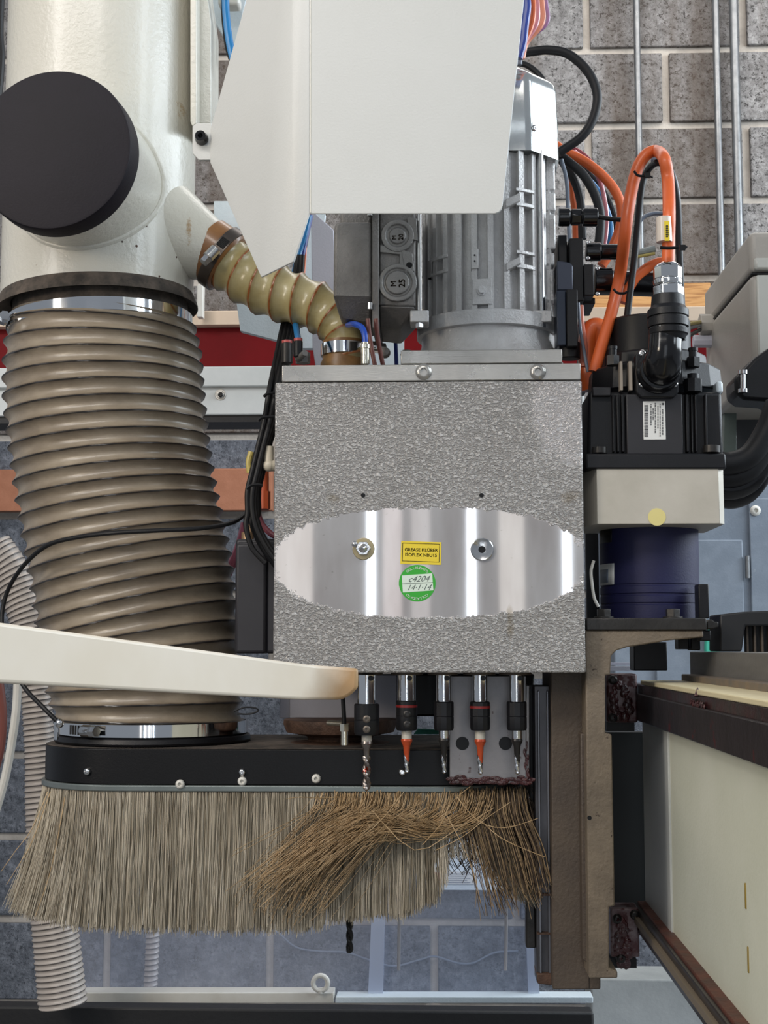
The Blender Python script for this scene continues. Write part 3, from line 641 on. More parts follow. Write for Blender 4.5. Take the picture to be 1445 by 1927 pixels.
m = MB(); m.prism([P(x, y, Y0 - .0003) for x, y in ((756, 1083), (813, 1079), (815.5, 1111), (758, 1115))], (0, -.0001, 0)); pp = m.build('paper_field', PAPER, gs, label='white field')
m = MB(); m.tube([P(757, 1099, Y0 - .00045), P(814.5, 1096, Y0 - .00045)], S(.5, Y0), 4)
text(m, 'c4204', P(787, 1090, Y0 - .0005), uu + V(0, 0, .06), vv_, S(16, Y0), shear=.45); text(m, '14·1·14', P(787, 1106, Y0 - .0005), uu + V(0, 0, .05), vv_, S(15, Y0), shear=.45)
m.build('handwriting', PEN, pp)
m = MB()
for up in (1, -1):
    for i, ch in enumerate('COLLAUDATO'):
        an = (i - 4.5) * 0.152; rad = S(28.8, Y0) 
        if up == 1: o_ = gc + V(math.sin(an) * rad, -.0004, math.cos(an) * rad); rt = -an
        else: o_ = gc + V(-math.sin(an) * rad, -.0004, -math.cos(an) * rad); rt = -an + PI
        text(m, ch, o_, (1, 0, 0), (0, 0, 1), S(6.6, Y0), rot=rt)
m.build('lettering', WLAB, gs)
# bottom spindle plate strip
m = MB(); 
for x, r in ((694, 24), (765, 30), (833, 28), (903, 30), (972, 30)): m.cyl(P(x, 1266, Y0 + .02) + V(0, .02, 0.004), P(x, 1271, Y0 + .02) + V(0, .02, 0), S(r, 1.24), seg=24)
m.build('spindle_collars', IROND, hd)
# drills
def twist(mb, top, bot, r, turns, k=.42, seg=12, n=40, tip=True):
    top = Vector(top); bot = Vector(bot); vs = []; fs = []
    for i in range(n + 1):
        t_ = i / n; a0 = turns * 2 * PI * t_; rr = r * (1 if t_ < .93 or not tip else max(.05, (1 - t_) / .07))
        c = top.lerp(bot, t_)
        for j in range(seg):
            a = 2 * PI * j / seg; q = rr * (k + (1 - k) * abs(math.cos(a)) ** 1.2); vs.append(c + V(math.cos(a + a0) * q, math.sin(a + a0) * q, 0))
    for i in range(n):
        for j in range(seg): fs.append((i * seg + j, i * seg + (j + 1) % seg, (i + 1) * seg + (j + 1) % seg, (i + 1) * seg + j))
    fs += [tuple(range(seg)), tuple(n * seg + j for j in range(seg))]
    mb.add(vs, fs)
REDB = M('red_band', '#7a1c1c', .4)
GREYST = M('worn_bit_steel', '#9a948e', .28, .9, '#6e625c', 80, spots='#8a3222', sscale=120, sthr=.62)
drills = [  # px x, shaft half width, chuck top, chuck bottom, chuck half width, colour, shank bottom, bit bottom, label
    (690, 18, 1324, 1383, 23.5, 'mix', 1396, 1490, 'leftmost drill spindle, longest, two grub screws, bit reaching the silver strip'),
    (765, 17, 1318, 1374, 20, 'orange', 1391, 1455, 'second drill spindle with red band and short orange bit near a screw'),
    (835, 14, 1320, 1374, 19, 'dark', 1390, 1456, 'third drill spindle, plain black collet and dark bit at plate edge'),
    (903, 14, 1320, 1374, 19, 'orange', 1392, 1458, 'fourth drill spindle with red band, orange bit over the grey plate'),
    (972, 14, 1320, 1374, 19, 'dark', 1391, 1458, 'rightmost drill spindle with plain black collet, dark bit')]
for i, (x, sw, c0y, c1y, cw, kind, sb, bb_, lab) in enumerate(drills):
    Yd = 1.225 if i == 0 else 1.235
    def Q(y): return V(P(x, 1330, Yd).x, Yd, P(x, y, Yd).z)
    t_ = thing('drill_spindle', Q(bb_), lab, 'drill', 'drills under the head')
    m = MB(); m.cyl(Q(c0y + 4), Q(1270), S(sw, Yd), seg=28); m.build('shaft', CHROME, t_)
    m = MB(); m.cyl(Q(1282) + V(S(6, Yd) if i else S(9, Yd), -S(sw, Yd) * .93, S(6, Yd)), Q(1282) + V(S(6, Yd) if i else S(9, Yd), -S(sw, Yd) * .98 - .001, S(6, Yd)), S(5, Yd), seg=14); m.build('flat_hole', BLKM, t_)
    m = MB(); h = (Q(c0y).z - Q(c1y).z); m.lathe(Q(c1y), (0, 0, 1), [(0, S(cw * .92, Yd)), (h * .08, S(cw, Yd)), (h * .46, S(cw, Yd)), (h * .48, S(cw * .96, Yd)), (h * .5, S(cw, Yd)), (h * .97, S(cw * 1.0, Yd)), (h, S(cw * .9, Yd))], 32 if i in (0, 1) else 12, ph=.26); ch = m.build('collet', BLK, t_, sharp=25)
    if kind == 'orange':
        m = MB(); m.lathe(Q(c0y + 13), (0, 0, 1), [(0, S(cw, Yd) * .9), (0, S(cw, Yd) * 1.015), (S(4.5, Yd), S(cw, Yd) * 1.015), (S(4.5, Yd), S(cw, Yd) * .9)], 32); m.build('colour_band', REDB, ch, label='dark red band')
    if i < 2:
        for yy_ in (c1y - 31, c1y - 12): screw(ch, Q(yy_) + V(S(1, Yd), -S(cw, Yd) * .97, 0), (0, -1, 0), S(7, Yd), DARKST if i else M('grub_steel', '#6b6259', .4, .6), .0012)
    bm_ = CARB if kind != 'dark' else DARKST
    m = MB(); m.lathe(Q(sb), (0, 0, 1), [(0, S(9.5, Yd)), (S(sb - c1y + 2, Yd), S(9.5, Yd))], 20); m.build('shank', ALUM if kind != 'dark' else STEEL, t_)
    m = MB(); mid = sb + (bb_ - sb) * (.52 if i == 0 else .66)
    m.lathe(Q(mid), (0, 0, 1), [(0, S(4.2, Yd)), (S(mid - sb - 14, Yd), S(6.5, Yd)), (S(mid - sb - 4, Yd), S(11, Yd)), (S(mid - sb, Yd), S(10, Yd))], 14)
    m.build('bit_body', bm_ if i else GREYST, t_, label='orange coated bit' if kind == 'orange' else None)
    m = MB(); twist(m, Q(mid - 22 if i == 0 else mid - 16), Q(bb_), S(8 if i == 0 else 5.6, Yd), 1.3 if i == 0 else .35, k=.42 if i == 0 else .6); m.build('flutes', GREYST if i == 0 else STEEL, t_)
# router bit poking out below bristles
Yr = 1.36; t_ = thing('router_bit', P(658, 1792, Yr), 'dark spiral router bit poking out below the bristles', 'router bit')
def Q(y): return V(P(658, 1740, Yr).x, Yr, P(658, y, Yr).z)
m = MB(); m.cyl(Q(1700), Q(1468), S(24, Yr), seg=32); m.lathe(Q(1720), (0, 0, 1), [(0, S(6, Yr)), (S(20, Yr), S(22, Yr))], 32); m.build('collet_nut', DARK, t_)
m = MB(); twist(m, Q(1715), Q(1792), S(7, Yr), 1.7, k=.55, tip=False); m.build('flutes', DARKST, t_)
# perforated sensor plate
t_ = thing('sensor_plate', P(918, 1476, 1.262), 'grey steel plate with two black holes behind the right drills', 'plate')
m = MB(); m.poly([(846, 1272), (990, 1272), (990, 1474), (846, 1476)], 1.262, .004); m.poly([(990, 1290), (996, 1290), (996, 1470), (990, 1472)], 1.262, .03); m.build('plate', M('plate_grey', '#8f8d8f', .42, .35, '#7e7c7e', 20, bump=.0002, bs=300, spots='#5a4c4a', sscale=90, sthr=.7), t_, bevel=.0006)
for x in (870, 951): m = MB(); m.lathe(P(x, 1399, 1.2618), (0, -1, 0), [(0, S(12.3, 1.26)), (.0004, S(12.3, 1.26)), (.0004, 0)], 28); m.build('hole', BLKM, t_)
m = MB()
for k in range(46): 
    x = 850 + 146 * k / 45; y = 1470 + 4 * math.sin(k * .9) - (k % 5 == 0) * 4; m.sphere(P(x, y, 1.2612), S(random.uniform(2.5, 6), 1.26), 8, (2.2, .3, .8))
for k in range(14): m.sphere(P(990 + random.uniform(-3, 6), 1400 + 5 * k, 1.26), S(random.uniform(1.5, 3.5), 1.26), 8, (.8, .4, 2.2))
m.build('grease_smear', GREASE, t_, kind='stuff', label='dark red grease along the bottom edge')
# grey-violet block and dark undercarriage behind the drills
m = MB(); m.pbox(526, 1300, 545, 1352, 1.40, .04); m.pbox(545, 1270, 747, 1352, 1.39, .06); tag(m.build('grey_block', LILAC, bevel=.001), 'grey-violet block behind the leftmost drill', 'block')
m = MB(); m.pbox(745, 1268, 846, 1348, 1.40, .06); m.pbox(846, 1268, 1008, 1500, 1.482, .03); tag(m.build('spindle_carrier', BLKM, bevel=.002), 'black carrier block between the grey block and the sensor plate', 'block')
m = MB(); m.lathe(P(640, 1404, 1.36), (0, 0, 1), [(0, S(92, 1.36)), (.004, S(92, 1.36)), (.006, S(60, 1.36)), (.010, S(62, 1.36)), (.014, S(100, 1.36)), (.022, S(106, 1.36)), (.026, S(105, 1.36)), (.026, 0)], 64); tag(m.build('rusty_flange', RUST), 'rusty round spindle flange on top of the black hood', 'flange')
m = MB(); m.cyl(P(648, 1402, 1.275), P(648, 1376, 1.275), S(7, 1.27), seg=16); m.cyl(P(648, 1376, 1.275), P(648, 1362, 1.275), S(9, 1.27), seg=6); m.cyl(P(646, 1362, 1.275), P(618, 1360, 1.29), S(5.5, 1.27), seg=12); o = m.build('air_fitting', BRASS); tag(o, 'silver elbow fitting standing on the black hood behind the lever tip', 'fitting')
cable('short_black_tube', [(648, 1368), (647, 1345), (645, 1310), (640, 1270)], 1.275, 4.2, RUB, 'short black tube rising from the silver elbow on the hood', 'tube')
m = MB(); m.pbox(790, 1352, 829, 1364, 2.2, .01); m.pbox(788, 1362, 833, 1384, 1.7, .01) if False else None; tag(m.build('pale_scrap', M('speckled_scrap', '#99a3b0', .8, 0, '#5b626c', 200)), 'pale speckled scrap glimpsed left of third drill', 'scrap') if False else None
m = MB(); m.poly([(778, 1382), (786, 1372), (832, 1374), (832, 1382)], 1.5, .01); tag(m.build('green_strip', GREENF), 'bright green strip glimpsed beside the third drill', 'strip')
# black valve block behind the head, left
m = MB(); m.pbox(443, 1022, 500, 1230, 1.30, .07); m.pbox(443, 1014, 560, 1100, 1.305, .06); m.pbox(500, 1022, 560, 1230, 1.304, .06)
vb = m.build('valve_block', M('valve_block_plastic', '#232227', .5, 0, '#2b2a2f', 20), bevel=.003); tag(vb, 'tall dark grey valve block left of the drilling head', 'valve')
m = MB(); m.cyl(P(466, 1020, 1.33), P(466, 1002, 1.33), S(12, 1.33), seg=16); m.cyl(P(470, 1004, 1.33), P(470, 988, 1.33), S(7, 1.33), seg=16); tag(m.build('brass_fitting', M('dull_brass', '#a58a6c', .4, .5)), 'small brass fitting on top of the dark valve block', 'fitting')
m = MB(); c = P(506, 876, 1.27); m.sphere(c, S(12, 1.27), 16); m.cyl(c, P(506, 840, 1.27), S(9, 1.27), seg=16); m.cyl(c, c + V(.03, .01, 0), S(11, 1.27), seg=16); tag(m.build('elbow_fitting', M('ivory_plastic', '#c4bba8', .4)), 'ivory push elbow fitting on the left flank of the head', 'fitting')
m = MB(); m.cyl(P(497, 960, 1.34), P(497, 885, 1.34), S(9, 1.34), seg=16); m.cyl(P(497, 925, 1.335), P(497, 958, 1.335), S(12, 1.335), seg=8); tag(m.build('orange_fitting', M('orange_fit', '#b5522c', .5)), 'orange sleeve behind the black cable bundle by the tan board', 'fitting')
cable('pink_tube', [(486, 925), (485, 960), (492, 985), (508, 1003), (520, 1010)], 1.31, 6, M('dusky_pink_tube', '#8e4a55', .4), 'dusky pink tube behind the black cable bundle', 'tube')
cable('pink_tube', [(462, 985), (450, 1030), (430, 1075), (415, 1110)], 1.5, 9, M('rose_tube', '#b5677c', .4), 'rose coloured tube left of the valve block', 'tube')
cable('cream_tube', [(470, 890), (468, 870), (473, 850)], 1.32, 6, YELT, 'short yellowed tube left of the black cable bundle', 'tube')

# ================================================================== MOTOR
Ym = 1.335
mx0 = P(919, 600, Ym).x
def zq(y, Y=Ym): return P(919, y, Y).z
mt = thing('electric_motor', V(mx0, Ym, zq(688, 1.22)), 'ribbed cast aluminium electric motor standing on the drilling head', 'motor')
zb = P(900, 684, 1.22).z
m = MB(); m.box((P(754, 670, 1.22).x, 1.22, zb), (P(1058, 670, 1.22).x, 1.43, P(900, 658, 1.22).z)); bp = m.build('mounting_plate', ALU, mt, bevel=.0008)
for x in (765, 1040): hexbolt(bp, V(P(x, 657, 1.24).x, 1.24, P(900, 658, 1.22).z), (0, 0, 1), S(9, 1.24), S(9, 1.24), DARKST)
R = S(124, Ym); zbase = P(900, 658, 1.22).z
def zc(y): return P(919, y, Ym - R).z
m = MB(); m.lathe((mx0, Ym, zbase - .002), (0, 0, 1), [(0, R * 1.16), (.006, R * 1.18), (.012, R * 1.12), (zc(622) - zbase, R * 1.03), (zc(606) - zbase, R * 1.03)], 96); m.build('end_bell', CAST, mt)
m = MB(); m.lathe((mx0, Ym, zc(612)), (0, 0, 1), [(0, R * 1.07), (.001, R * 1.10), (zc(580) - zc(612) - .002, R * 1.10), (zc(580) - zc(612), R * 1.02)], 96); m.build('clamp_flange', CAST, mt)
ztop = zc(280)
m = MB(); m.lathe((mx0, Ym, zc(590)), (0, 0, 1), [(0, R * .90), (ztop - zc(590), R * .90)], 96); m.build('stator_body', CAST, mt)
# ribs: tall fins, every one its own part, sharing one mesh
fin_me = None; hfin = ztop - zc(585)
NF = 26
for k in range(NF):
    a = 2 * PI * (k + .5) / NF; s_ = math.sin(a)
    if s_ > .55: continue
    if fin_me is None:
        m = MB(); th = .0017; m.box((R * .86, -th, 0), (R * 1.0, th, hfin)); m.box((R * .98, -th * 1.6, 0), (R * 1.01, th * 1.6, hfin))
        o = m.build('cooling_fin', CAST, mt, bevel=.0004); fin_me = o.data
        for v in fin_me.vertices: v.co += wl(mt)
    else:
        o = bpy.data.objects.new('cooling_fin', fin_me); COL.objects.link(o); o.parent = mt
    o.location = V(mx0, Ym, zc(585)) - wl(mt); o.rotation_euler = (0, 0, a)
# bridges between ribs
def bridge(x0, x1, y0, y1, rr=1.03, name='rib_bridge', mat=None, d=.010):
    m = MB(); n_ = 6; xs = np.linspace(x0, x1, n_ + 1); vs = []
    Ra = R * rr
    for y in (y0, y1):
        for x in xs:
            X = P(x, 500, Ym - R * .9).x - mx0; X = max(-Ra * .995, min(Ra * .995, X)); yv = Ym - math.sqrt(Ra * Ra - X * X)
            for dd in (0, d): vs.append((mx0 + X, yv + dd, zc(y)))
    fs = []; w_ = 2 * (n_ + 1)
    for i in range(n_):
        a = 2 * i; fs += [(a, a + 2, w_ + a + 2, w_ + a), (a + 1, w_ + a + 1, w_ + a + 3, a + 3), (a, a + 1, a + 3, a + 2), (w_ + a, w_ + a + 2, w_ + a + 3, w_ + a + 1)]
    fs += [(0, w_, w_ + 1, 1), (2 * n_, 2 * n_ + 1, w_ + 2 * n_ + 1, w_ + 2 * n_)]
    m.add(vs, fs); return m.build(name, mat or CAST, mt, bevel=.0004)
for (x0, x1, y0, y1) in ((803, 843, 470, 476), (803, 843, 498, 504), (972, 1008, 351, 357), (972, 1008, 378, 385), (972, 1008, 469, 475), (972, 1008, 494, 502), (803, 812, 470, 504)):
    bridge(x0, x1, y0, y1)
bridge(886, 900, 468, 505); bridge(888, 925, 525, 573, 1.035)
for y in (481, 492): screw(mt, V(P(893, y, Ym - R).x, Ym - R * 1.03, zc(y)), (0, -1, 0), .0009, DARK, name='rivet')
hexbolt(mt, V(P(906, 545, Ym - R).x, Ym - R * 1.035, zc(548)), (0, -1, 0), .0035, .004, CAST)
for (x0, x1, y0, y1) in ((948, 976, 368, 390), (948, 976, 488, 508)):   # slanted bright cast lugs
    m = MB(); yy_ = Ym - R * 1.02; m.prism([V(P(x0, 0, yy_).x, yy_, zc(y1 + 3)), V(P(x1, 0, yy_).x, yy_, zc(y1 - 12)), V(P(x1, 0, yy_).x, yy_, zc(y0 - 5)), V(P(x0, 0, yy_).x, yy_, zc(y0 + 8))], (0, .012, 0)); m.build('cast_lug', CAST, mt, bevel=.0008)
# tie rods with nuts
for x, dy in ((789, .99), (1019, .96)):
    X = P(x, 500, Ym - R * .5).x; yv = Ym - R * (1.02 if x < 900 else .72)
    m = MB(); X = P(x, 500, yv).x; m.cyl((X, yv, P(x, 600, yv).z), (X, yv, P(x, 284, yv).z), S(5.5, yv), seg=16); rod = m.build('tie_rod', STEEL, mt)
    m = MB(); m.box((X - S(18, yv), yv - .005, P(x, 608, yv).z), (X + S(18, yv), yv + .02, P(x, 586, yv).z)); m.build('rod_lug', CAST, mt, bevel=.001)
    m = MB(); m.cyl((X, yv, P(x, 617, yv).z), (X, yv, P(x, 608, yv).z), S(8, yv), seg=6); m.build('nut', STEEL, rod)
# right flank plates
m = MB(); yy_ = Ym - .025; 
for y0, y1 in ((308, 372), (372, 410), (412, 480), (484, 510), (514, 578)): m.box((P(1026, y1, yy_).x, yy_, P(0, y1, yy_).z), (P(1048 - (y0 % 5), y1, yy_).x, yy_ + .03, P(0, y0 + 2, yy_).z))
m.build('side_pads', CAST, mt, bevel=.002)
# fan cowl
def hexcowl(base, prof):
    n_ = 96; vs = []; fs = []; ang = [math.radians(a) for a in (-90 + 37, -90 + 95, -90 + 180, -90 - 95, -90 - 37)]
    for h, r in prof:
        for k in range(n_):
            a = 2 * PI * k / n_; best = 1.3                     # rounded facets: clip the circle by flat planes
            for fa, fd in ((-90, .85), (-45, 1.015), (-135, 1.015), (0, 1.0), (180, 1.0), (45, 1.05), (135, 1.05), (90, 1.0)):
                c = math.cos(a - math.radians(fa)); 
                if c > 0: best = min(best, fd / c)
            vs.append((base[0] + r * best * math.cos(a), base[1] + r * best * math.sin(a), base[2] + h))
    for i in range(len(prof) - 1):
        for k in range(n_): k2 = (k + 1) % n_; fs.append((i * n_ + k, i * n_ + k2, (i + 1) * n_ + k2, (i + 1) * n_ + k))
    fs += [tuple(range(n_ - 1, -1, -1)), tuple((len(prof) - 1) * n_ + k for k in range(n_))]; m.add(vs, fs)
yv = Ym - R; zbt = P(1000, 284, yv).z
def zf(y): return P(1000, y, yv).z
Rc = R * 1.06; zbt = P(1000, 283, Ym - .85 * Rc).z
def zf(y): return P(1000, y, Ym - .22 * Rc).z
m = MB(); hexcowl((mx0, Ym, zbt), [(0.001, Rc * .985), (0, Rc * 1.01), (zf(270) - zbt, Rc), (zf(268) - zbt, Rc * 1.005), (zf(185) - zbt, Rc * .985), (zf(173) - zbt, Rc * .97), (zf(164) - zbt, Rc * .92), (zf(142) - zbt, Rc * .66), (zf(128) - zbt, Rc * .40), (zf(126) - zbt, Rc * .3)])
cw_ = m.build('fan_cowl', M('cowl_steel', '#dcdedd', .18, .85, '#cfd2d0', 12, bump=.0001, bs=60), mt)
nn = V(.55, -.83, 0).normalized(); nn = V(.7071, -.7071, 0); screw(cw_, V(mx0, Ym, zf(270)) + nn * Rc * 1.017 + V(-.006, -.006, 0), nn, S(6.5, Ym), STEEL, seg=12)
# gearbox / terminal housing on the left of the motor
gb = 1.262
m = MB(); m.poly([(628, 430), (632, 417), (700, 417), (700, 558), (627, 556)], gb, .085)
def wedge(L, yb_, dY): 
    a = [P(x, y, gb) for x, y in L]; b = [P(x, y, gb + dY) for x, y in yb_]; c1 = V(a[1].x, gb + .085, a[1].z); c0 = V(a[0].x, gb + .085, a[0].z); d1 = V(b[1].x, gb + .085, b[1].z); d0 = V(b[0].x, gb + .085, b[0].z)
    m.add([a[0], a[1], b[1], b[0], c0, c1, d1, d0], [(0, 1, 2, 3), (3, 2, 6, 7), (4, 7, 6, 5), (0, 3, 7, 4), (1, 5, 6, 2), (0, 4, 5, 1)])
wedge([(627, 556), (700, 558)], [(640, 598), (700, 607)], .022)
m.build('end_cover', CASTD, mt, bevel=.003, seg=3)
m = MB(); m.pbox(640, 380, 700, 430, gb + .02, .05); m.build('neck', CASTD, mt, bevel=.003)
m = MB(); m.poly([(700, 380), (713, 380), (713, 622), (700, 616)], gb - .002, .088); m.build('joint_flange', CASTD, mt, bevel=.001)
m = MB(); m.poly([(713, 380), (782, 380), (782, 577), (713, 575)], gb + .004, .08); wedge([(713, 575), (782, 577)], [(713, 618), (752, 622)], .026); th_ = m.build('terminal_housing', CASTD, mt, bevel=.002)
CASTM = M('satin_cast', '#8d8b88', .42, .6, '#7b7977', 40, bump=.0006, bs=420)
m = MB(); Y = gb + .004
m.lathe(P(748, 445, Y), (0, -1, 0), [(0, S(33, Y)), (.003, S(32, Y)), (.0034, S(30, Y)), (.0034, S(23, Y)), (.0018, S(21, Y)), (.0018, S(17, Y)), (.0035, S(15, Y)), (.0035, 0)], 48)
m.lathe(P(748, 533, Y), (0, -1, 0), [(0, S(38, Y)), (.003, S(37, Y)), (.0034, S(35, Y)), (.0034, S(29, Y)), (.0018, S(27, Y)), (.0018, S(24, Y)), (.0036, S(22, Y)), (.0036, 0)], 48)
m.poly([(715, 462), (762, 470), (766, 520), (752, 500), (752, 480), (715, 476)], Y, -.0025); m.poly([(755, 470), (776, 478), (780, 512), (762, 514)], Y, -.003); m.poly([(766, 410), (784, 412), (786, 455), (770, 450)], Y, -.003)
m.build('cast_bosses', CASTM, th_, bevel=.0006, label='two round cast knock-out bosses')
m = MB(); m.lathe(P(770, 499, Y - .003), (0, -1, 0), [(0, S(6, Y)), (.0003, S(6, Y)), (.0003, 0)], 20); m.build('hole', BLKM, th_)
m = MB(); u_ = V(0, 0, 1); v_ = V(-1, 0, 0)
text(m, 'M', P(741, 534, Y - .0037), (0, 0, 1), (-1, 0, 0), S(15, Y), bold=S(.7, Y)); text(m, '25', P(757, 533, Y - .0037), (0, 0, 1), (-1, 0, 0), S(17, Y), bold=S(.7, Y))
text(m, 'M', P(742, 447, Y - .0037), (0, 0, 1), (-1, 0, 0), S(11, Y), bold=S(.6, Y)); text(m, '20', P(755, 446, Y - .0037), (0, 0, 1), (-1, 0, 0), S(12.5, Y), bold=S(.6, Y))
m.build('lettering', IROND, th_, solid=.0004)
for y in (400, 576): m = MB(); m.cyl(P(696, y + 6, gb - .004), P(696, y - 6, gb - .004), S(5, gb), seg=10); m.build('bolt', STEEL, mt)

# ================================================================== SERVO MOTOR
Ys = 1.215
sv = thing('servo_motor', P(1235, 1185, Ys + .05), 'black servo motor on pale block and dark blue coupling', 'motor')
sx = P(1235, 800, Ys + .06).x
m = MB(); m.poly([(1107, 736), (1358, 738), (1362, 880), (1105, 880)], Ys + .012, .11); bd = m.build('motor_body', BLK, sv, bevel=.003)
m = MB()
m.pbox(1115, 728, 1150, 745, Ys + .006, .03); m.pbox(1179, 742, 1250, 858, Ys + .004, .01); m.pbox(1178, 742, 1286, 856, Ys + .002, .012)
m.build('front_rib_panel', M('servo_face', '#1c1b1e', .5, 0, '#232226', 20), sv, bevel=.001)
for x0, x1 in ((1152, 1157), (1160, 1166), (1169, 1176), (1290, 1297), (1300, 1304), (1307, 1312), (1326, 1332)):
    m = MB(); m.pbox(x0, 742, x1, 850, Ys + .004, .012); m.build('cooling_rib', BLK, sv, bevel=.0004)
m = MB(); m.poly([(1103, 853), (1365, 853), (1367, 882), (1103, 882)], Ys - .002, .13); m.build('motor_flange', BLK, sv, bevel=.0015)
for x, y0, y1, w_ in ((1339, 839, 852, 16), (1306, 866, 880, 12), (1128, 842, 853, 14)): m = MB(); m.cyl(P(x, y1, Ys + .004), P(x, y0, Ys + .004), S(w_, Ys), seg=20); m.build('bolt', DARKST, sv)
m = MB(); m.lathe(V(sx, Ys + .07, P(0, 738, Ys + .02).z), (0, 0, 1), [(0, S(128, 1.27)), (S(48, 1.27), S(124, 1.27)), (S(52, 1.27), S(100, 1.27)), (S(76, 1.27), S(98, 1.27)), (S(80, 1.27), S(80, 1.27))], 12, ph=.26); m.build('upper_housing', BLK, sv, bevel=.0015, sharp=20)
m = MB(); m.lathe(V(sx - .005, Ys + .075, P(0, 690, 1.29).z), (0, 0, 1), [(0, S(82, 1.28)), (S(72, 1.28), S(82, 1.28)), (S(76, 1.28), S(78, 1.28)), (S(76, 1.28), 0)], 64); m.build('encoder_cap', BLKM, sv)
for x, y in ((1153, 662), (1304, 665)): m = MB(); m.cyl(P(x, y + 26, 1.23), P(x, y + 8, 1.23), S(13, 1.23), seg=6); m.cyl(P(x, y + 8, 1.23), P(x, y - 6, 1.23), S(8, 1.23), seg=14); m.cyl(P(x, y - 4, 1.23), P(x, y - 10, 1.23), S(9, 1.23), seg=14); m.build('cap_screw', BLK, sv)
m = MB(); m.cyl(P(1304, 738, 1.222), P(1304, 714, 1.222), S(17, 1.22), seg=8); m.cyl(P(1304, 714, 1.222), P(1304, 704, 1.222), S(11, 1.22), seg=16); m.build('cap_screw', BLK, sv)
m = MB(); m.pbox(1166, 680, 1172, 734, Ys + .003, .01); m.pbox(1183, 680, 1190, 734, Ys + .003, .01); m.build('bright_fins', M('worn_fin', '#a2978a', .5, .3), sv)
m = MB(); m.pbox(1348, 717, 1361, 739, 1.23, .02); m.build('blue_tab', PALE, sv, bevel=.002)
# name plate with bar code
m = MB(); m.pbox(1209.5, 755, 1253, 827, Ys + .0015, .0006); lb = m.build('name_plate', WLAB, sv, bevel=.0003)
m = MB(); Yl = Ys + .0012
for k in range(30): y = 762 + k * 2.0 + (k * 37 % 5) * .12; m.pbox(1212.5, y, 1219.5, y + (1.2 if k % 3 else .7), Yl, .0003)
for c_, (x, y0, y1) in enumerate(((1224, 760, 800), (1228, 768, 790), (1232, 758, 815), (1237, 764, 806), (1241, 760, 822), (1246, 770, 818))):
    y = y0
    while y < y1: h_ = 1.5 + (y * 7 + c_ * 3) % 4; m.pbox(x, y, x + 1.8, min(y1, y + h_), Yl, .0003); y += h_ + 1.3
m.pbox(1246, 758, 1249, 762, Yl, .0003)
m.build('printed_lines', M('label_ink', '#4c4c4e', .6), lb)
# connector: square flange, elbow, rings, nickel gland
cn = P(1237, 700, Ys - .004); 
m = MB(); m.poly([(1196, 668), (1202, 660), (1272, 660), (1279, 668), (1277, 738), (1268, 748), (1206, 748), (1197, 738)], Ys - .004, .012); cf = m.build('connector_flange', BLK, sv, bevel=.0012)
for x, y in ((1208, 665), (1208, 723), (1269, 723), (1273, 644)): screw(cf, P(x, y, Ys - .004), (0, -1, 0), S(7, Ys), STEEL, .002)
Ye = Ys - .028
m = MB(); m.lathe(P(1238, 700, Ys - .004), (0, -1, 0), [(0, S(42, Ys)), (.006, S(41, Ys)), (.007, S(37, Ys)), (.012, S(36, Ys))], 40)
ex_ = spline([P(1240, 698, Ys), P(1244, 692, Ys - .016), P(1250, 668, Ye), P(1252, 640, Ye), P(1253, 618, Ye)], 6); m.tube(ex_, [S(34, Ys)] * (len(ex_) // 2) + [S(31, Ys)] * (len(ex_) - len(ex_) // 2), 32); m.sphere(P(1245, 690, Ys - .016), S(36, Ys), 32)
m.build('elbow', BLKG, sv, sharp=60)
bx = P(1257, 600, Ye)
def zz(y): return P(1257, y, Ye).z
def ringprof(L): return [(zz(y) - zz(640), S(r, Ye)) for y, r in L]
m = MB(); m.lathe(V(bx.x, Ye, zz(640)), (0, 0, 1), ringprof([(640, 30), (632, 34), (630, 37), (621, 38), (620, 34), (617, 34), (616, 38.5), (602, 39), (601, 36), (598, 36), (597, 39), (585, 39), (582, 36), (577, 32), (557, 30)]), 48); m.build('coupling_ring', BLK, sv, sharp=25)
m = MB(); m.lathe(V(P(1258, 560, Ye).x, Ye, zz(640)), (0, 0, 1), ringprof([(557, 28), (556, 29), (540, 29), (538, 26), (535, 26), (534, 28)]), 6, ph=.5); m.lathe(V(P(1257, 560, Ye).x, Ye, zz(640)), (0, 0, 1), ringprof([(536, 27), (528, 28), (526, 25)]), 32)
m.lathe(V(P(1257, 560, Ye).x, Ye, zz(640)), (0, 0, 1), ringprof([(526, 27), (506, 27.5), (500, 24), (497, 20), (496, 12)]), 10); m.build('cable_gland', CHROME, sv, bevel=.0006, sharp=25)
# adapter block, coupling, base
m = MB(); m.poly([(1104, 882), (1354, 882), (1354, 990), (1104, 991)], Ys, .002); m.box(P(1106, 882, Ys + .002), (P(1353, 990, Ys).x, Ys + .10, P(0, 990, Ys).z)); 
ab = MB(); zt2, zb2 = P(0, 882, Ys).z, P(0, 990, Ys).z; X0, X1 = P(1103, 930, Ys).x, P(1353, 930, Ys).x
ab.prism([V(X0, Ys + .03, zb2), V(X0 + S(20, Ys), Ys, zb2), V(X1, Ys, zb2), V(X1 + S(12, Ys), Ys + .008, zb2), V(X1 + S(12, Ys), Ys + .10, zb2), V(X0, Ys + .10, zb2)], (0, 0, zt2 - zb2)); bk = ab.build('adapter_block', ALUM, sv, bevel=.0005, sharp=10)
m = MB(); m.lathe(P(1236, 973, Ys), (0, -1, 0), [(0, S(16.5, Ys)), (.0004, S(16.5, Ys)), (.0005, 0)], 40); m.build('round_plug', YDISC, bk, label='yellowed round plug')
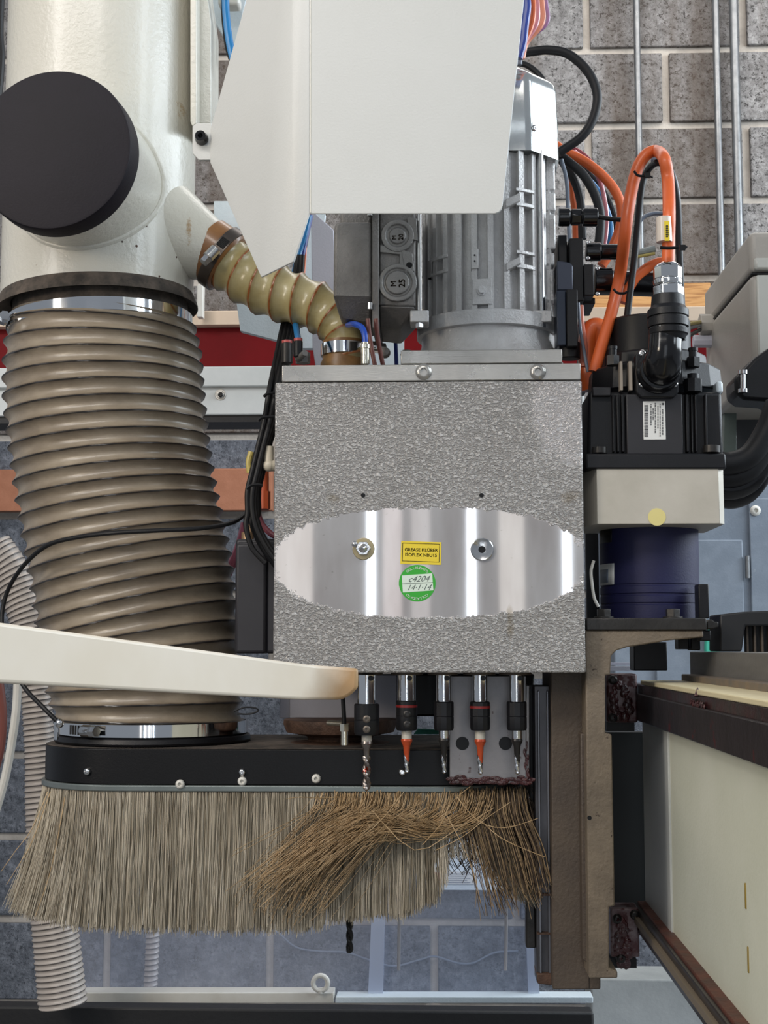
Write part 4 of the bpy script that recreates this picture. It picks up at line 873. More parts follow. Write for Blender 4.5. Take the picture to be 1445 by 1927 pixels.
m = MB(); Rb = S(92, 1.28); Yb = 1.29; m.lathe(V(P(1222, 1100, Yb).x, Yb, P(0, 1170, Yb).z), (0, 0, 1), [(0, Rb), (S(28, Yb), Rb), (S(29, Yb), Rb * .985), (S(32, Yb), Rb * .985), (S(33, Yb), Rb), (S(45, Yb), Rb), (S(46, Yb), Rb * .985), (S(49, Yb), Rb * .985), (S(50, Yb), Rb), (S(62, Yb), Rb), (S(63, Yb), Rb * .985), (S(66, Yb), Rb * .985), (S(67, Yb), Rb), (S(185, Yb), Rb)], 96); bc_ = m.build('blue_coupling', BLUEP, sv)
def arcpatch(x0, x1, y0, y1, mat, name, par, dr=.0004):
    m = MB(); c = P(1222, 1100, Yb).x; n_ = 6; vs = []
    for y in (y0, y1):
        for x in np.linspace(x0, x1, n_ + 1):
            X = P(x, y, Yb - Rb * .6).x - c; X = max(-Rb * .999, min(Rb * .999, X)); q = Rb + dr; vs.append((c + X * q / Rb, Yb - math.sqrt(max(0, Rb * Rb - X * X)) * q / Rb, P(x, y, Yb - Rb * .6).z))
    m.add(vs, [(i, i + 1, n_ + 2 + i, n_ + 1 + i) for i in range(n_)]); return m.build(name, mat, par, solid=.0002)
arcpatch(1128, 1156, 1060, 1100, WLAB, 'coupling_label', bc_); arcpatch(1132, 1147, 1070, 1096, GREYT, 'printed_field', bc_, .0007); arcpatch(1128, 1152, 995, 1020, BLK, 'dark_label', bc_)
m = MB(); m.pbox(1103, 1163, 1330, 1186, Ys - .002, .13); m.poly([(1330, 1166), (1340, 1166), (1345, 1170), (1352, 1170), (1352, 1180), (1340, 1184), (1330, 1184)], Ys + .01, .03); m.build('base_plate', DARKST, sv, bevel=.001)
for x in (1136, 1266): hexbolt(sv, P(x, 1164, Ys + .012), (0, 0, 1), S(14, Ys), S(18, Ys), DARKST)
m = MB(); m.pbox(1314, 1099, 1335, 1164, Ys + .02, .02); m.pbox(1318, 1186, 1338, 1206, Ys + .02, .02); m.pbox(1300, 1186, 1318, 1224, Ys + .06, .02); m.pbox(1276, 1190, 1297, 1222, Ys + .06, .02); m.build('stop_posts', BLK, sv, bevel=.001)
m = MB(); m.pbox(1102, 990, 1128, 1163, 1.345, .01); m.build('rear_bracket', DARK, sv)
cable('grey_lead', [(1117, 1055), (1112, 1075), (1114, 1100), (1118, 1125), (1126, 1142)], 1.235, 3, WHITE, 'thin pale lead looping left of the blue coupling', 'cable')

# ================================================================== CAST COLUMN FRAME, VERTICAL RAIL
YK = 1.215
fr_ = thing('cast_upright', P(1110, 1842, YK + .03), 'brown oily cast iron upright carrying servo and guide rails', 'machine frame')
m = MB(); m.poly([(1101, 1186), (1323, 1186), (1324, 1199), (1260, 1205), (1180, 1218), (1160, 1224), (1150, 1234), (1148, 1270), (1139, 1270), (1139, 1380), (1151, 1382), (1157, 1705), (1146, 1707), (1146, 1822), (1162, 1828), (1162, 1841), (1108, 1841), (1104, 1500)], YK, .055); m.build('front_web', IRON, fr_, bevel=.0012)
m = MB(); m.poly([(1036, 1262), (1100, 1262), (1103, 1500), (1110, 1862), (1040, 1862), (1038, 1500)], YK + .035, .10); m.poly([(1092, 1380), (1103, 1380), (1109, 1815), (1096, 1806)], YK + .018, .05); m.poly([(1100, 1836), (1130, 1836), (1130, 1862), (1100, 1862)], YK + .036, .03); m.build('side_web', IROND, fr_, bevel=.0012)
m = MB(); m.lathe(P(1109, 1539, YK), (0, -1, 0), [(0, S(4, YK)), (.0003, S(4, YK)), (.0003, 0)], 14); m.build('hole', BLKM, fr_)
Yv = 1.275
rl = thing('vertical_rail', P(1022, 1852, Yv), 'dark vertical linear guide rail left of the cast upright', 'rail')
m = MB(); m.poly([(1004, 1290), (1036, 1290), (1042, 1850), (1010, 1850)], Yv, .03); m.build('rail', M('rail_steel', '#4b4a4d', .35, .6, '#3c3a3c', 30), rl, bevel=.001)
m = MB(); m.poly([(1011, 1300), (1015, 1300), (1020, 1832), (1015, 1832)], Yv - .003, .006); m.poly([(1028, 1300), (1032, 1300), (1037, 1832), (1032, 1832)], Yv - .003, .006); m.build('rail_lips', M('rail_edge', '#6f6f73', .3, .8), rl, bevel=.0005)
m = MB(); m.poly([(990, 1640), (1006, 1640), (1008, 1784), (990, 1784)], Yv + .01, .02); m.build('side_shoe', DARKST, rl, bevel=.001)
m = MB(); m.poly([(1010, 1832), (1041, 1832), (1042, 1855), (1012, 1852)], Yv - .005, .036); m.build('end_block', RUST, rl, bevel=.001)
for y in (1684, 1757): m = MB(); m.pbox(1010, y - 2, 1038, y + 2, Yv - .004, .02); m.build('joint_line', RUST, rl)
m = MB(); m.pbox(996, 1290, 1006, 1640, 1.30, .01); m.build('side_shadow_strip', BLKM, rl)

# ================================================================== GANTRY ARM RUNNING TOWARDS THE VIEWER
XA = PX(1193, 1350, P(1193, 1350, 1.38).x).x       # side plane of the upper rail
def A(x, y, X=None): return PX(x, y, XA if X is None else X)
def arm(mb, near, far, dX):                        # quad on plane X=XA given as 4 image corners, thickness dX away from viewer's left
    pass
def zat(x, y, X): return PX(x, y, X).z
ga = thing('gantry_beam', V(XA + .05, 1.0, zat(1205, 1745, XA) - .05), 'pale green gantry arm running towards the viewer with greasy guide rails', 'machine arm')
def bar(x0, ytop, ybot, Y1, Y0_, name, mat, dX, X=XA, bev=.001, par=None, label=None):
    """bar along depth; its left face passes through image column x0 between ytop and ybot"""
    z1, z0 = zat(x0, ytop, X), zat(x0, ybot, X)
    m = MB(); m.box((X, Y0_, z0), (X + dX, Y1, z1)); return m.build(name, mat, par or ga, bevel=bev, label=label)
bar(1445, 1362, 1447, 1.41, .60, 'upper_guide_rail', M('greasy_rail', '#332c2e', .38, .4, '#241f21', 25, bump=.0006, bs=120, spots='#5a1f22', sscale=45, sthr=.66), .035)
bar(1445, 1331, 1362, 1.41, .60, 'grease_ledge', M('grease_film', '#3a1719', .35, .1, '#2a2120', 40, .4, .6, bump=.0012, bs=150, coat=.4), .03, X=XA + .003)
# cream way cover: top surface seen from above
z1 = zat(1445, 1331, XA + .003)
m = MB(); m.box((XA + .001, .60, z1), (XA + .045, 1.34, z1 + .004)); m.build('way_cover', STRIP, ga, bevel=.0008)
XB = XA + .052
m = MB(); zl = zat(1445, 1298, XB); zh = P(1300, 1227, 1.25).z; m.box((XB, .60, z1 - .02), (XB + .05, 1.36, zh)); m.build('top_beam', M('brushed_beam', '#6d6a66', .5, .3, '#7c7974', 25, stretch=(1, .3, 3), bump=.0003, bs=200), ga, bevel=.001)
m = MB(); m.box((XA + .04, .60, z1 + .002), (XB + .01, 1.34, z1 + .010)); m.build('wiper_strip', M('worn_wiper', '#7a6a58', .6, 0, '#5d5a56', 50), ga, bevel=.001)
# panel
zt3 = zat(1193, 1352, XA); zb3 = zat(1205, 1742, XA)
m = MB(); m.box((XA + .012, .60, zb3 - .01), (XA + .05, 1.30, zt3)); m.build('arm_panel', BEAM, ga)
m = MB(); m.box((XA + .010, 1.245, zb3 - .01), (XA + .05, 1.395, zt3)); m.build('end_band', BEAMB, ga, bevel=.0008)
bar(1345, 1900, 1960, 1.395, .60, 'lower_guide_rail', M('lower_rail_steel', '#4c4746', .32, .6, '#37302f', 25), .03, X=XA - .002)
zlr = zat(1345, 1900, XA - .002)
bar(1345, 1880, 1903, 1.395, .60, 'rail_lip', M('rusty_lip', '#4a3028', .5, .2, '#6a3a2c', 40, bump=.001, bs=150), .02, X=XA + .002)
m = MB(); m.box((XA - .006, .60, zlr - .012), (XA + .01, 1.39, zlr - .006)); m.build('rail_groove', M('groove_tan', '#7d705f', .5, .2), ga)
m = MB(); m.pbox(1138, 1378, 1222, 1760, 1.43, .02); m.build('dark_gap_sheet', TEAL, ga)  # near-black sheet added to stand for the shade in the open gap
for k, (x, y) in enumerate(((1403, 1686), (1408, 1806))):
    p = A(x, y, XA + .0118); m = MB(); m.box((XA + .0112, p.y - .0012, p.z - .0085), (XA + .0125, p.y + .0012, p.z + .0085)); m.build('slot', M('slot_brass', '#8a7430', .5), ga, bevel=.0005)
for (nm, x0, y0, x1, y1, bolts) in (('upper_carriage', 1141, 1268, 1200, 1376, ((1153, 1279), (1153, 1351))), ('lower_carriage', 1148, 1708, 1204, 1822, ((1161, 1729), (1194, 1721), (1168, 1803)))):
    m = MB(); m.pbox(x0, y0, x1, y1 - (16 if 'upper' in nm else 20), 1.36, .03); cgo = m.build(nm, M('carriage_' + nm, '#76696a', .45, .3, '#4a2a2c', 60, .4, .62, spots='#3d1214', sscale=70, sthr=.55), ga, bevel=.002)
    for x, y in bolts: screw(cgo, P(x, y, 1.36), (0, -1, 0), S(9, 1.36), DARKST, .004)
    m = MB(); m.pbox(x0, y1 - 18, x1 - 6, y1, 1.37, .03); m.build('black_wiper', BLKM, cgo)
    m = MB(); random.seed(5)
    cxm, cym = (1168, 1320) if 'upper' in nm else (1172, 1775)
    for k in range(26 if 'upper' in nm else 34):
        a = k * .5; x = cxm + (14 + 3 * math.sin(k * 2)) * math.cos(a) * (1.0 if 'upper' in nm else .55); y = cym + (34 if 'upper' in nm else 44) * math.sin(a) * (.9 + .1 * math.sin(k)); m.sphere(P(x + random.uniform(-4, 4), y, 1.3585), S(random.uniform(3, 8), 1.36), 8, (1.2, .35, 1.3))
    m.build('grease_lumps', GREASE, cgo, kind='stuff', label='wet dark red grease')
m = MB(); random.seed(9)
for k in range(24):
    p = A(1300 + 1.1 * k, 1322 + 1.1 * k * .25 + random.uniform(-4, 6), XA + .001); m.sphere(p, random.uniform(.0009, .0022), 8, (.6, 1.6, 1))
p = A(1313, 1300, XA + .002); m.lathe(p + V(0, 0, -.004), (0, .2, 1), [(0, .003), (.004, .0015), (.007, 0)], 8)
m.build('grease_lumps', GREASE, ga, kind='stuff', label='red grease squeezed onto the ledge')
m = MB(); Yg = 1.29
m.pbox(1192, 1208, 1256, 1262, 1.37, .03); tag(m.build('black_bellows', BLK, bevel=.001), 'black bellows end between bracket and grey beam', 'bellows')
m = MB(); m.pbox(1146, 1247, 1196, 1251, 1.6, .02); m.pbox(1146, 1254, 1196, 1262, 1.58, .03); m.build('cross_rail', LILAC, ga)
m = MB(); m.poly([(1355, 1156), (1400, 1151), (1445, 1149), (1500, 1149), (1500, 1176), (1403, 1178), (1396, 1226), (1355, 1226)], 1.24, .05); eb = m.build('black_end_block', DARK, bevel=.0015); tag(eb, 'black end block with dangling strips on the grey beam at right edge', 'block')
for k in range(7): m = MB(); m.pbox(1404 + 7 * k, 1177, 1409 + 7 * k, 1227, 1.25 + .004 * (k % 2), .01); m.build('hanging_strip', RUB if k % 2 else IROND, eb)

# ================================================================== GREY ENCLOSURE AT THE RIGHT
XE = PX(1412, 515, P(1412, 515, 1.55).x).x; YE = 1.55
ec = thing('junction_enclosure', P(1440, 725, YE + .1), 'grey enclosure with cable glands mounted at the right edge', 'enclosure')
zt4 = P(1412, 435, YE).z; zs4 = P(1412, 515, YE).z; zb4 = P(1412, 722, YE).z
m = MB(); m.box((XE, YE, zb4), (XE + .2, YE + .27, zs4)); m.build('box_body', ENCL, ec, bevel=.008, seg=4)
m = MB(); m.box((XE + .0008, YE + .001, zs4 - .001), (XE + .2, YE + .268, zs4 + .002)); m.build('lid_gasket', BLK, ec, bevel=.002)
m = MB(); m.box((XE, YE, zs4 + .0015), (XE + .2, YE + .27, zt4)); m.build('box_lid', ENCL, ec, bevel=.007, seg=4)
m = MB(); m.box((XE + .004, YE - .004, zs4 + S(6, YE)), (XE + .2, YE + .05, zs4 + S(30, YE))); m.build('lid_rim', ENCLF, ec, bevel=.003)
m = MB(); m.box((XE + .006, YE - .003, zb4 + .002), (XE + .2, YE + .01, zs4 - .002)); m.build('front_face', ENCLF, ec, bevel=.002)
for y0, y1, x0, x1, mt_ in ((590, 632, 1316, 1352, ENCL), (630, 655, 1304, 1356, LILAC)): m = MB(); m.cyl(P(x0, (y0 + y1) / 2, 1.78), P(x1, (y0 + y1) / 2, 1.78), S((y1 - y0) / 2, 1.78), seg=8); m.build('cable_gland', mt_, ec, bevel=.001)
for i, (L, mt_) in enumerate(((((1262, 632), (1290, 612), (1318, 606)), YELT), (((1262, 640), (1290, 620), (1318, 612)), GREYT), (((1262, 648), (1292, 634), (1318, 620)), RUB))):
    cable('gland_cable', list(L), [1.42, 1.6, 1.78], 4.5, mt_, ('yellow', 'grey', 'black')[i] + ' lead curving into the enclosure gland behind the servo connector')
m = MB(); m.poly([(1362, 722), (1386, 715), (1386, 880), (1362, 890)], 1.75, .02); m.build('glass_strip', GREENISH, bevel=.001); bpy.data.objects['glass_strip']; tag(bpy.data.objects['glass_strip'], 'greenish panel strip between the servo and the dark cable mass', 'panel')
m = MB(); m.poly([(1383, 700), (1500, 700), (1500, 860), (1383, 880)], 1.8, .02); tag(m.build('dark_grey_panel', M('charcoal_panel', '#3b3c3f', .5)), 'charcoal panel behind the black cable mass at right edge', 'panel')
m = MB(); m.poly([(1382, 712), (1420, 672), (1445, 655), (1500, 640), (1500, 790), (1445, 755), (1400, 752), (1384, 740)], 1.5, .05); kb = m.build('black_clamp', BLK, bevel=.004); tag(kb, 'black cable clamp with two bright screws at right edge', 'clamp')
for x, y0, y1 in ((1398, 700, 735),): m = MB(); m.cyl(P(x, y1, 1.495), P(x, y0, 1.495), S(5, 1.5), seg=12); m.cyl(P(x, y0 + 4, 1.494), P(x, y0 - 3, 1.494), S(9, 1.5), seg=12); m.cyl(P(x, y1 + 4, 1.494), P(x, y1 - 3, 1.494), S(9, 1.5), seg=12); m.build('clamp_screw', STEEL, kb)
for k, (o_, r_) in enumerate(((0, 22), (26, 20), (50, 20), (68, 18))):
    cable('black_sheathed_cable', [(1345, 870 + o_ * .9), (1375, 872 + o_), (1410, 858 + o_), (1440, 815 + o_), (1462, 760 + o_)], 1.47 + .012 * k, r_, BLKG if k > 1 else RUB,
          ('uppermost', 'second', 'third', 'lowest and glossiest')[k] + ' thick black cable sweeping up at the right edge below the enclosure', 'cable', 'thick cables at the right edge', seg=20)

m = MB(); m.pbox(552, 716, 1084, 1258, 1.445, .20); tag(m.build('head_carriage', CASTD, bevel=.003), 'grey carriage block behind the drilling head', 'block')

# ================================================================== CABLES RIGHT OF THE MOTOR
G = 'cables beside the motor'
cable('black_cable', [(975, 100), (1000, 97), (1030, 94), (1065, 100), (1095, 122), (1115, 150), (1124, 185), (1115, 225), (1093, 258), (1050, 288)], 1.36, 9, RUB, 'thick black cable looping wide at the top right of the motor cowl', 'cable', G, seg=16)
cable('black_cable', [(970, 118), (990, 122), (1008, 134), (1022, 150)], 1.42, 6, RUB, 'short black cable inside the big loop above the cowl', 'cable', G)
cable('orange_cable', [(1040, 270), (1068, 288), (1100, 304), (1135, 332), (1160, 364), (1170, 400), (1163, 440), (1147, 475), (1132, 500)], 1.40, 9.5, ORANGE, 'orange cable curving down right of the cowl behind the arch', 'cable', G, seg=16)
cable('orange_cable', [(1118, 700), (1132, 650), (1150, 590), (1166, 520), (1176, 440), (1186, 370), (1199, 318), (1216, 291), (1236, 285), (1250, 300), (1257, 340), (1259, 400), (1258, 450), (1257, 505)], [1.27] * 4 + [1.24] * 5 + [1.21] * 2 + [1.19] * 3, 11.5, ORANGE, 'bright orange cable arching up into the nickel gland', 'cable', G, seg=20)
cable('orange_cable', [(1262, 496), (1240, 494), (1218, 504), (1196, 524), (1180, 548), (1172, 570)], 1.33, 10, ORANGE, 'short orange cable curving behind the nickel gland', 'cable', G, seg=16)
cable('orange_cable', [(1112, 735), (1106, 690), (1106, 640), (1116, 617), (1130, 622), (1134, 660)], 1.31, 18, ORANGE, 'fat orange cable bend squeezed left of the servo', 'cable', G, seg=20)
cable('orange_cable', [(1064, 300), (1074, 345), (1082, 400), (1084, 450)], 1.44, 7, ORANGE, 'narrow orange cable behind the black gland connector', 'cable', G)
cable('black_cable', [(1050, 290), (1070, 305), (1098, 330), (1120, 368), (1130, 410), (1126, 470)], 1.38, 9, RUB, 'thick black cable under the orange one right of the motor', 'cable', G, seg=14)
cable('black_cable', [(1055, 300), (1078, 335), (1092, 380), (1096, 450)], 1.41, 8, RUB, 'middle black cable falling behind the gland connector', 'cable', G)
cable('black_cable', [(1060, 290), (1110, 330), (1140, 368), (1158, 420), (1152, 470)], 1.45, 6, RUB, 'rear black cable between the orange curve and the block wall', 'cable', G)
cable('grey_cable', [(1056, 300), (1066, 340), (1069, 400), (1072, 455)], 1.37, 4, GREYT, 'thin grey-blue cable dropping from the cowl rim', 'cable', G)
cable('blue_cable', [(1090, 320), (1125, 360), (1146, 410), (1148, 450), (1142, 480)], 1.43, 6, BLUE, 'blue cable among the pink and black ones behind connector', 'cable', G)
cable('pink_cable', [(1080, 285), (1110, 310), (1130, 345), (1141, 400), (1140, 440), (1134, 475)], 1.415, 4.5, PINK, 'pink cable beside the blue one right of the motor', 'cable', G)
cable('maroon_cable', [(1066, 280), (1085, 284), (1108, 302), (1122, 322)], 1.44, 6, M('maroon', '#7c3038', .4), 'maroon cable peeking above the orange curve', 'cable', G)
cable('black_cable', [(1175, 640), (1183, 570), (1192, 500), (1200, 420), (1206, 360), (1216, 325), (1238, 306), (1262, 325), (1274, 380), (1277, 440), (1280, 520), (1284, 600), (1284, 640)], [1.27] * 6 + [1.24] * 7, 6.5, RUB, 'black cable following the inside of the orange arch', 'cable', G, seg=14)
cable('grey_cable', [(1225, 300), (1250, 303), (1268, 335), (1276, 380), (1278, 440), (1276, 470)], 1.26, 5, GREYT, 'grey-blue cable along the outer side of the arch', 'cable', G)
cable('thin_lead', [(1126, 408), (1150, 412), (1180, 414)], 1.30, 4.5, RUB, 'short black lead leaving the three-step black gland', 'cable', G)
cable('thin_lead', [(1200, 422), (1212, 408), (1230, 402), (1250, 402)], 1.33, 4, GREYT, 'short grey lead arcing behind the label sleeve', 'cable', G)
cable('thin_lead', [(1190, 478), (1210, 474), (1232, 468)], 1.32, 7, M('lead_grey', '#8d9390', .5), 'grey sleeve stub left of the cable tie at arch foot', 'cable', G)
cable('thin_lead', [(1190, 485), (1212, 481), (1232, 477)], 1.315, 3, YELT, 'yellow-green lead under the grey sleeve stub', 'cable', G)
# top bundle beside the cover
for i, (x0, x1, mt_, r_, lab) in enumerate(((992, 982, NAVY, 8, 'navy tube'), (1003, 985, ORANGE, 6, 'orange tube'), (1011, 986, PINK, 5, 'pink tube'), (1020, 989, M('salmon', '#d98a6c', .4), 5.5, 'salmon tube'), (1028, 984, M('mauve', '#9a6f96', .35), 4, 'outermost mauve tube'))):
    cable('bundle_tube', [(x0 - 6, -30), (x0, 10), (x0 - 4 + i, 45), (x1 + 2, 80), (x1 - 6, 110)], 1.25 + .012 * i, r_, mt_, lab + ' in the bundle at the top right of the white cover', 'tube', 'tubes at the top beside the cover')
m = MB(); m.cyl(P(978, 122, 1.27), P(978, 92, 1.27), S(5, 1.27), seg=12); tag(m.build('cable_ferrule', GREYT), 'grey ferrule under the tube bundle at the cover edge', 'ferrule')
cable('blue_tube', [(424, -20), (425, 20), (429, 60), (436, 100), (446, 130)], 1.35, 7.5, BLUE, 'blue air tube at the top between column and cover', 'tube')
cable('black_cable', [(419, -20), (420, 30), (426, 85), (436, 120)], 1.38, 4, RUB, 'black line beside the blue air tube at top', 'cable')
# ties
def tie(pts_px, Y, rpx, label, tail=None):
    m = MB(); pts = pxs(pts_px, Y); m.tube(spline(pts, 6), S(rpx, Y), 6)
    if tail: a, b = tail; m.tube(spline([P(*a, Y - .002), P((a[0] + b[0]) / 2, (a[1] + b[1]) / 2, Y - .003), P(*b, Y - .002)], 4), S(rpx * .8, Y), 6); c = P(*a, Y - .003); m.box(c - V(.0025, .002, .002), c + V(.0025, .002, .002))
    return tag(m.build('cable_tie', BLKM), label, 'cable tie', 'cable ties')
tie([(1193, 322), (1200, 330), (1214, 332)], 1.225, 2.5, 'black cable tie high on the orange arch', ((1218, 330), (1228, 334)))
tie([(1154, 544), (1162, 551), (1174, 552), (1182, 548)], 1.235, 2.5, 'black cable tie low on the rising side of the orange arch')
tie([(1242, 466), (1258, 467), (1276, 466)], 1.175, 3.2, 'black cable tie above the nickel gland', ((1284, 466), (1292, 465)))
# label sleeve on arch
m = MB(); m.cyl(P(1250, 456, 1.187), P(1249, 410, 1.187), S(15, 1.19), seg=24); sl = m.build('label_sleeve', M('milky_sleeve', '#d6c9bb', .3, coat=.5)); tag(sl, 'milky plastic sleeve with yellow marker on the orange arch', 'sleeve')
m = MB(); m.pbox(1250, 416, 1260, 453, 1.1785, .001); mk = m.build('yellow_marker', YEL, sl)
m = MB(); text(m, '11308', P(1255, 434, 1.178), (0, 0, -1), (1, 0, 0), S(8, 1.18)); m.build('lettering', INK, mk) if False else [m.pbox(1253, 424 + 4 * k, 1257, 426 + 4 * k, 1.1782, .0004) for k in range(6)] and m.build('printed_marks', INK, mk)
# connectors between motor and cables
t_ = thing('gland_connector', P(1088, 430, 1.30), 'black three-step cable gland on the right flank of the motor', 'connector')
for nm, x0, x1, r_, sg in (('locking_nut', 1050, 1072, 17.5, 24), ('gland_body', 1074, 1094, 16.5, 6), ('gland_cap', 1096, 1124, 18, 20)):
    m = MB(); m.cyl(P(x0, 409, 1.30), P(x1, 409, 1.30), S(r_, 1.3), seg=sg); m.build(nm, BLKG, t_, bevel=.001)
m = MB(); m.cyl(P(1070, 409, 1.30), P(1098, 409, 1.30), S(13, 1.3), seg=16); m.build('core', BLK, t_)
t_ = thing('connector_box', P(1090, 560, 1.31), 'stack of black connector housings right of the motor', 'connector')
m = MB(); m.pbox(1071, 448, 1099, 566, 1.31, .06); m.build('housing', BLK, t_, bevel=.001)
m = MB(); m.pbox(1050, 442, 1068, 500, 1.32, .05); m.build('housing', BLK, t_, bevel=.001)
m = MB(); m.poly([(1048, 490), (1072, 494), (1078, 500), (1078, 546), (1048, 546)], 1.295, .03); m.build('housing', M('gunmetal_box', '#3d4250', .35, .3), t_, bevel=.001)
m = MB(); m.pbox(1098, 497, 1118, 556, 1.305, .05); m.build('housing', BLK, t_, bevel=.001)
m = MB(); m.cyl(P(1102, 474, 1.32), P(1130, 474, 1.32), S(18, 1.32), seg=24); m.cyl(P(1130, 474, 1.32), P(1164, 474, 1.32), S(15, 1.32), seg=24); m.build('plug', BLKG, t_, bevel=.001)
m = MB(); m.cyl(P(1118, 530, 1.32), P(1152, 530, 1.32), S(26, 1.32), seg=24); m.cyl(P(1150, 532, 1.34), P(1232, 535, 1.34), S(24, 1.34), seg=24); m.build('plug', BLKG, t_, bevel=.001)
for x, y in ((1106, 456), (1106, 486), (1124, 505), (1124, 553)): screw(t_, P(x, y, 1.30), (0, -1, 0), S(4, 1.3), STEEL)
m = MB(); m.pbox(1088, 560, 1120, 572, 1.33, .05); m.build('foot', BLK, t_, bevel=.001)
t_ = thing('square_post', P(1070, 690, 1.27), 'black square tube standing between motor flange and servo', 'bracket')
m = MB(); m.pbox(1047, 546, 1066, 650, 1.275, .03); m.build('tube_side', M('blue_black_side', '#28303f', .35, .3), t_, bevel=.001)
m = MB(); m.pbox(1066, 544, 1088, 652, 1.27, .03); m.build('tube_front', BLK, t_, bevel=.001)
m = MB(); m.cyl(P(1072, 676, 1.29), P(1072, 645, 1.29), S(20, 1.29), seg=28); m.cyl(P(1074, 650, 1.28), P(1074, 637, 1.28), S(12, 1.28), seg=24); m.build('round_foot', RUB, t_, bevel=.001)
m = MB(); m.pbox(1090, 610, 1104, 735, 1.36, .03); tag(m.build('dark_gap_post', DARK), 'dark post in the gap left of the servo', 'post')
cable('red_lead', [(1092, 575), (1094, 610), (1100, 650), (1098, 690)], 1.30, 6, M('pale_red', '#cf7a64', .4), 'pale red lead falling left of the fat orange bend', 'cable')
cable('grey_cable', [(1088, 570), (1092, 620), (1099, 660), (1106, 700)], 1.285, 3, GREYT, 'thin grey lead running down beside the square tube', 'cable')

# ================================================================== CABLE BUNDLE LEFT OF THE HEAD
for i, (dx_, Yc_, r_) in enumerate(((0, 1.27, 5), (7, 1.28, 5.5), (14, 1.265, 5), (21, 1.275, 5), (27, 1.29, 6))):
    L = [(560 + dx_ * .3, 480), (548 + dx_ * .6, 560), (533 + dx_, 610), (518 + dx_ * .9, 680), (507 + dx_ * .9, 735), (498 + dx_ * .8, 790), (486 + dx_ * .7, 840), (474 + dx_ * .7, 890), (466 + dx_ * .7, 925), (466 + dx_ * .7, 965), (474 + dx_ * .8, 1000), (490 + dx_, 1035), (520 + dx_, 1075)]
    if i in (0, 4): L = L[:10] + [(463 + dx_ * .5, 990), (474 + dx_, 1030), (500 + dx_, 1060)]
    Yl = [1.40] * 2 + [1.36] + [1.33] + [Yc_] * 9
    cable('black_cable', L, Yl, r_, RUB, ('outermost left black cable of the bundle beside the head', 'second black cable from the left in the bundle beside the head', 'middle black cable of the bundle beside the head', 'fourth black cable from the left in the bundle beside the head', 'black cable of the bundle closest to the head')[i], 'cable', 'black cable bundle beside the head')
for y, x0, x1 in ((741, 496, 536), (786, 486, 527), (914, 464, 494)):
    tie([(x0, y + 6), (x0 + 8, y), (x1 - 8, y - 2), (x1, y)], 1.255, 3, {741: 'upper', 786: 'middle', 914: 'lowest'}[y] + ' tie round the black cable bundle beside the head')
cable('blue_tube', [(582, 405), (574, 440), (562, 480), (548, 540), (545, 590), (556, 612), (561, 640)], [1.45] * 3 + [1.44, 1.40, 1.34, 1.29], 5.5, BLUE, 'blue air tube crossing behind the amber hose', 'tube')
cable('navy_tube', [(584, 405), (572, 460), (560, 520)], 1.46, 6, NAVY, 'navy tube beside the tip of the white cover', 'tube')
cable('salmon_tube', [(582, 400), (575, 450), (573, 490), (566, 560), (556, 610)], 1.48, 3.5, ORANGE, 'thin orange tube beside the tip of the white cover', 'tube')
# fittings on the top plate
for i, (x, ya, yb, mt_, lab, Yq) in enumerate(((540, 684, 646, DARKST, 'dark push-in fitting with red ring at left end of the top plate', 1.25), (561, 672, 642, BLK, 'black push-in fitting with red ring beside the dark one', 1.29))):
    m = MB(); m.cyl(P(x, ya, Yq), P(x, yb, Yq), S(11 if i == 0 else 9, Yq), seg=20); o = m.build('push_fitting', mt_, bevel=.0006); tag(o, lab, 'fitting', 'fittings on the top plate')
    m = MB(); m.cyl(P(x, yb, Yq), P(x, yb - 5, Yq), S(10 if i == 0 else 8.5, Yq), seg=20); m.build('release_ring', RED, o)
m = MB(); m.cyl(P(570, 684, 1.30), P(570, 664, 1.30), S(14, 1.3), seg=8); m.cyl(P(560, 676, 1.295), P(574, 664, 1.28), S(6, 1.3), seg=14); tag(m.build('valve_stub', CASTD), 'small grey angled valve stub on the top plate', 'fitting', 'fittings on the top plate')
m = MB(); m.lathe(P(687, 685, 1.23), (0, 0, 1), [(0, S(8.5, 1.23)), (S(29, 1.23), S(8.5, 1.23)), (S(30, 1.23), S(10, 1.23)), (S(37, 1.23), S(10, 1.23)), (S(39, 1.23), S(7, 1.23)), (S(42, 1.23), S(7, 1.23))], 20); tag(m.build('brass_fitting', BRASS), 'polished nickel fitting with blue tube in front of the amber hose', 'fitting', 'fittings on the top plate')
cable('blue_tube', [(687, 646), (686, 630), (680, 616), (666, 610), (655, 612)], [1.23, 1.23, 1.235, 1.25, 1.3], 6, M('royal_blue', '#1f4fb8', .35), 'royal blue tube bending out of the polished nickel fitting', 'tube')
cable('blue_tube', [(746, 688), (745, 660), (743, 620), (742, 600)], 1.36, 4, NAVY, 'navy tube behind the motor mounting plate edge', 'tube')
for k, (x, lab) in enumerate(((697, 'left of the two brown tubes'), (712, 'right of the two brown tubes'))):
    cable('brown_tube', [(x - 5, 600), (x - 2, 630), (x + 3, 660), (x + 9, 690)], 1.245 + .01 * k, 4.5, BROWN, lab + ' rising behind the nickel fitting', 'tube', 'brown tubes')
m = MB(); m.lathe(P(724, 664, 1.30), (0, -1, 0), [(0, S(11, 1.3)), (.006, S(8, 1.3)), (.008, 0)], 20); tag(m.build('round_knob', CASTD), 'small round knob behind the brown tubes', 'knob')

